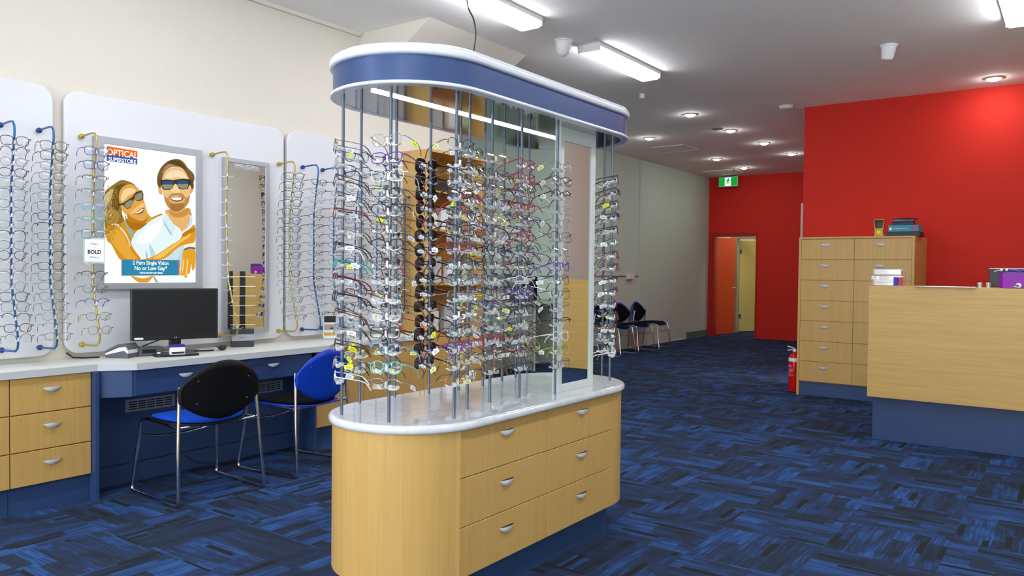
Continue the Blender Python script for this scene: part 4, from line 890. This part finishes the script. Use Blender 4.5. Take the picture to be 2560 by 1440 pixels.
MB().prism(rrect(-.085,-.055,.085,.055,.01),0,.008).build('body',M_BLACK,t); MB().box((-.06,-.04,.008),(.05,.045,.009)).build('screen',M_GREYPL,t); MB().box((-.01,-.05,.009),(.07,-.005,.0105)).build('card',M_TAGW,t)
place(t,(-4.78,3.02,Z0),70)
t=empty('computer_mouse',(0,0,0),'black computer mouse on the worktop right of the monitor','mouse')
MB().ball((0,0,.018),.05,16,sc=(.6,1.05,.34)).build('body',M_BLACK,t); MB().tube([(0,.05,.02),(.02,.09,.004),(.0,.16,.004),(-.03,.2,.004)],.002,6).build('cable',M_BLACK,t)
place(t,(-4.72,3.155,Z0),60)
# countertop display stand
t=empty('counter_stand',(0,0,0),'black counter display stand with grey block base and white ledges before the mirror','display stand')
MB().box((-.075,-.04,0),(.075,.04,.045),0,.003).build('base_block',mat('dark block','#3a3d42',.5),t); MB().box((-.073,-.039,.045),(.073,.039,.09)).build('middle_block',mat('light grey block','#a9adb3',.4),t); MB().box((-.075,-.04,.09),(.075,.04,.128),0,.003).build('top_block',mat('dark block','#3a3d42',.5),t)
text_mesh('frames',.018,FYN((0,-.0392,.068)),.0003).build('lettering',M_GREYPL,t)
MB().box((-.018,-.012,.128),(.018,.012,.535)).build('post',mat('dark brown post','#1d1614',.4),t)
for k in range(6):
    z=.155+k*.068
    MB().prism([(-.085,-.022),(-.04,-.034),(0,-.03),(.04,-.034),(.085,-.022),(.04,-.012),(-.04,-.012)],z,z+.004).build('ledge',M_WHT,t)
place(t,(-4.815,3.38,Z0),62)
t=empty('leaflet_holder',(0,0,0),'clear stand with a small picture leaflet on the worktop beside the island','leaflet holder')
MB().box((-.055,-.003,.0),(.055,0,.2)).box((-.055,-.03,0),(.055,0,.004)).build('acrylic',clear('pale acrylic','#dfeee8',.1,.1,diff=.5,tint='#e8f4ee'),t)
l=MB().box((-.05,-.0042,.01),(.05,-.003,.195)).build('leaflet',M_TAGW,t)
MB().box((-.045,-.005,.075),(.045,-.0042,.12)).build('picture',mat('leaflet picture','#b59a8c',.6),l); MB().box((-.045,-.005,.03),(.045,-.0042,.055)).build('band',mat('tan print','#d8a85c',.6),l); MB().box((-.045,-.005,.135),(.045,-.0042,.185)).build('dark_band',M_INK,l)
place(t,(-4.80,4.17,Z0),52)

# ================================================================ RIGHT SIDE: tall drawer unit
UY=8.854; UX0,UX1=-2.519,-1.369
t=empty('drawer_unit',((UX0+UX1)/2,9.18,0),'tall beech drawer unit of fourteen drawers against the red wall','drawer unit')
MB().box((UX0,UY-.001,0),(UX0+.026,YR-.005,1.718)).build('side_panel',M_BEECH,t); MB().box((UX1-.026,UY-.001,0),(UX1,YR-.005,1.718)).build('side_panel',M_BEECH,t)
MB().box((UX0,UY-.001,1.718),(UX1,YR-.005,1.737)).build('top_board',M_BEECH,t)
MB().box((UX0+.026,UY+.02,.15),(UX1-.026,YR-.01,1.717)).build('carcass',M_BEECHD,t)
MB().box((UX0+.026,UY+.03,0),(UX1-.026,YR-.01,.15)).build('plinth',M_NAVY,t)
mid=-1.945; hts=(1.712-.158)/7
for k in range(7):
    z1=1.712-k*hts; z0=z1-hts
    for a,b in ((UX0+.028,mid-.0015),(mid+.0015,UX1-.028)):
        d=MB().box((a,UY,z0+.0018),(b,UY+.018,z1-.0018),0,.0012,1).build('drawer',M_BEECH,t)
        handle(((a+b)/2-.02,UY,z1-.055),(1,0,0),(0,-1,0),.115,.03,.022).build('handle',[M_STEEL,M_DARK],d)
# things on the unit
zt=1.7375
t=empty('award',(0,0,0),'gold and yellow hollow trophy box standing on the tall drawer unit','ornament'); mg=mat('gold cardboard','#9c8440',.4,.3)
MB().prism([(-.045,0),(.045,0),(.04,.07),(.052,.18),(.046,.182),(.033,.09),(-.033,.09),(-.046,.182),(-.052,.18),(-.04,.07)],-.04,.04,fn=lambda a,b,c:(a,c,b)).build('case',mg,t)
MB().box((-.047,.03,.08),(.047,.04,.18)).build('back',mat('dark gold','#5a4a22',.5),t); MB().ball((0,-.01,.045),.045,12,sc=(.9,.9,.95)).build('yellow_ball',mat('bright yellow plastic','#e6e000',.4),t); MB().box((-.046,-.04,.176),(.046,.04,.182)).build('rim',mg,t)
place(t,(-1.745,9.05,zt),6)
tag(MB().box((-1.665,8.98,zt),(-1.345,9.24,zt+.048),0,.003).box((-1.64,8.979,zt+.018),(-1.50,8.98,zt+.026)).build('flat_box',mat('black box','#24272d',.5)),'flat black box at the bottom of the stack on the drawer unit','box')
tb=MB().box((-1.645,8.99,zt+.0485),(-1.36,9.22,zt+.118),0,.003).build('teal_box',M_TEAL); tag(tb,'teal box with small white print in the stack on the drawer unit','box')
m_=MB()
q=text_mesh('contact lens care',.02,FYN((-1.53,8.9895,zt+.083)),.0003); m_.add(q.v,q.f); q=MB().prism([(-1.625+.014*math.cos(k*PI/8),zt+.08+.014*math.sin(k*PI/8)) for k in range(16)],0,.0006,fn=lambda a,b,c:(a,8.9896-c,b)); m_.add(q.v,q.f)
m_.build('print',M_TAGW,tb)
MB().box((-1.43,8.9890,zt+.06),(-1.365,8.99,zt+.106)).build('purple_label',mat('purple label','#8a5a8c',.5),tb)
tag(MB().box((-1.61,9.0,zt+.1185),(-1.41,9.18,zt+.148),0,.004).build('book',mat('dark blue cover','#232a52',.5)),'dark blue book on top of the teal box','book')
bp=MB()
rr=random.Random(3)
for k in range(3):
    m_=Matrix.Translation((-1.51+rr.uniform(-.02,.02),9.09,zt+.1495+k*.014))@Matrix.Rotation(rr.uniform(-.4,.4),4,'Z'); q=MB().box((-.1,-.07,0),(.1,.07,.012),0,.003,1); bp.add([tuple(m_@Vector(p)) for p in q.v],q.f,k%2)
tag(bp.build('booklet',[mat('black cover','#2a2226',.35),mat('grey cover','#8d8890',.4)]),'loose pile of dark glossy booklets on top of the stack','booklets')

# fire extinguisher
t=empty('fire_extinguisher',(-2.60,9.05,0),'red fire extinguisher with white band on the floor beside the drawer unit','fire extinguisher')
c=(-2.60,9.05); MR=mat('red gloss paint','#d01018',.25)
MB().lathe(c,[(0,.004),(.058,.004),(.062,.012),(.0625,.38),(.058,.40),(.042,.425),(.02,.438),(.018,.45),(0,.45)],28).build('cylinder',MR,t)
MB().lathe(c,[(.0628,.345),(.0632,.346),(.0632,.384),(.0628,.385)],28).build('white_band',M_TAGW,t)
mb=MB()
for k,(z,wd) in enumerate(((.30,.5),(.29,.7),(.28,.6),(.255,.9),(.24,.8),(.225,.9),(.21,.6),(.19,.9),(.175,.5))): 
    P=[]; a0=-2.6
    for i in range(9): an=a0+i*wd*1.2/8; P.append((c[0]+.0629*math.cos(an),c[1]+.0629*math.sin(an)))
    mb.add([(x,y,z) for x,y in P]+[(x,y,z+.006) for x,y in P],[(i,i+1,10+i,9+i) for i in range(8)])
mb.build('instruction_lines',mat('pale pink print','#e6a0a0',.6),t)
MB().lathe(c,[(0,.45),(.02,.45),(.022,.46),(.016,.485),(0,.49)],16).build('valve',M_STEEL,t)
MB().tube([(-2.60,9.05,.485),(-2.62,9.03,.50),(-2.66,8.99,.515)],.008,8).tube([(-2.60,9.05,.47),(-2.63,9.02,.475),(-2.66,8.99,.47)],.007,8).build('lever',M_STEEL,t)
MB().tube([(-2.58,9.06,.47),(-2.55,9.09,.46),(-2.53,9.1,.36),(-2.535,9.1,.15)],.009,8).build('hose',M_BLACK,t)

# ================================================================ RECEPTION DESK
t=empty('reception_desk',(-.1,7.1,0),'beech reception desk with navy base at the right','desk')
MB().box((-1.376,6.80,.357),(XR-.004,6.822,1.236)).build('front_panel',M_BEECHX,t)
MB().box((-1.376,6.822,.357),(-1.354,7.42,1.236)).build('end_panel',M_BEECH,t)
MB().box((-1.376,6.80,1.236),(XR-.004,7.42,1.249)).build('top_board',M_BEECHX,t)
MB().box((-1.352,6.90,0),(XR-.004,7.38,.357)).build('base',M_NAVY,t)
ZD=1.2495
# clear drawer box with cards
t=empty('card_box',(-1.255,6.92,ZD),'clear plastic box of white cards on the left end of the reception desk','box')
MA=clear('clear box plastic','#ffffff',.12,.06,diff=.15)
MB().box((-1.37,6.84,ZD),(-1.145,7.0,ZD+.085),0,.006).build('lower_tray',MA,t); MB().box((-1.36,6.845,ZD+.087),(-1.15,6.995,ZD+.138),0,.006).build('lid',MA,t)
MB().box((-1.35,6.86,ZD+.004),(-1.21,6.98,ZD+.028)).build('cards',M_TAGW,t); MB().box((-1.352,6.86,ZD+.031),(-1.24,6.98,ZD+.05)).build('cards',M_TAGW,t)
MB().box((-1.35,6.86,ZD+.09),(-1.16,6.985,ZD+.13)).build('cards',M_TAGW,t)
MB().box((-1.205,6.832,ZD+.004),(-1.172,6.845,ZD+.072),0,.004,1).build('blue_packet',mat('blue packet','#1422a8',.4),t); MB().box((-1.171,6.832,ZD+.004),(-1.142,6.845,ZD+.072),0,.004,1).build('red_packet',mat('red packet','#b8202c',.4),t)
v=[];n=12
for i in range(n+1):
    u=i/n; x=-1.055+.42*u; zz=ZD+.001+.004*math.sin(u*PI)
    for k,(yy,dz) in enumerate(((6.775,-.004*math.sin(u*PI*.9)+.0005),(6.80,.002),(6.88,.001),(7.05,0))): v.append((x,yy,zz+dz))
mb=MB(); mb.add(v,[(i*4+k,i*4+4+k,i*4+5+k,i*4+1+k) for i in range(n) for k in range(3)]); mb.add([(p[0],p[1],p[2]-.0008) for p in v],[(i*4+k,i*4+1+k,i*4+5+k,i*4+4+k) for i in range(n) for k in range(3)])
tag(mb.build('paper_sheet',M_TAGW),'white paper sheet overhanging the front edge of the reception desk','paper')
t=empty('glass_dish',(-.60,6.85,ZD),'small clear plastic cups beside the monitor on the reception desk','cup')
for x in (-.615,-.56): MB().lathe((x,6.88),[(0,0+ZD),(.014,ZD),(.018,ZD+.04),(.016,ZD+.04),(.013,ZD+.004),(0,ZD+.004)],14).build('cup',MA,t)
t=empty('computer_monitor',(-.30,7.2,ZD),'back of a dark monitor at the right edge on the reception desk','monitor')
MB().box((-.565,6.98,ZD-.25+.255),(-.02,7.02,ZD+.142),0,.006).build('housing',mat('dark grey plastic','#2d2c32',.45),t); MB().box((-.565,6.975,ZD+.142),(-.02,7.025,ZD+.149)).build('top_edge',M_ALU,t)
MB().box((-.34,7.02,ZD+.0),(-.26,7.06,ZD+.12)).build('neck',M_BLACK,t); MB().box((-.42,6.95,ZD),(-.18,7.15,ZD+.006)).build('stand_base',M_BLACK,t)
t=empty('gift_bag',(-.39,6.9,ZD),'glossy purple glass tub at the right edge of the reception desk','tub')
MP=mat('purple glass','#8c00a0',.35,spec=.3)
mb=MB(); mb.prism(rrect(-.49,6.84,-.22,6.97,.03),ZD+.0005,ZD+.112); mb.build('tub_body',MP,t)
MB().prism(rrect(-.482,6.848,-.228,6.962,.026),ZD+.1125,ZD+.118).build('tub_rim',mat('dark violet','#3a1f80',.3),t)
mb=MB().ball((-.478,6.87,ZD+.135),.011,10).ball((-.445,6.87,ZD+.135),.010,10).tube([(-.478,6.87,ZD+.135),(-.50,6.87,ZD+.131),(-.525,6.87,ZD+.124)],.003,6).build('white_trinkets',M_WHT,t)
MB().tube([(-.43,6.87,ZD+.13),(-.40,6.88,ZD+.137),(-.37,6.87,ZD+.125),(-.33,6.88,ZD+.13)],.006,8).build('purple_ribbon',mat('violet ribbon','#4a2ab0',.3),t)
t=empty('eyeball_toy',(-.365,6.82,ZD),'small white eyeball toy with blue iris before the purple tub','toy')
MB().ball((-.365,6.822,ZD+.021),.020,14).build('eyeball',M_WHT,t); MB().ball((-.371,6.8045,ZD+.022),.008,10,sc=(1,.5,1)).build('iris',mat('blue iris','#1440a0',.3),t); MB().tube([(-.38,6.815,ZD+.012),(-.396,6.812,ZD+.013)],.003,6).build('tip',M_WHT,t)
print('TOTAL SPECS',allspec,len(bpy.data.objects))
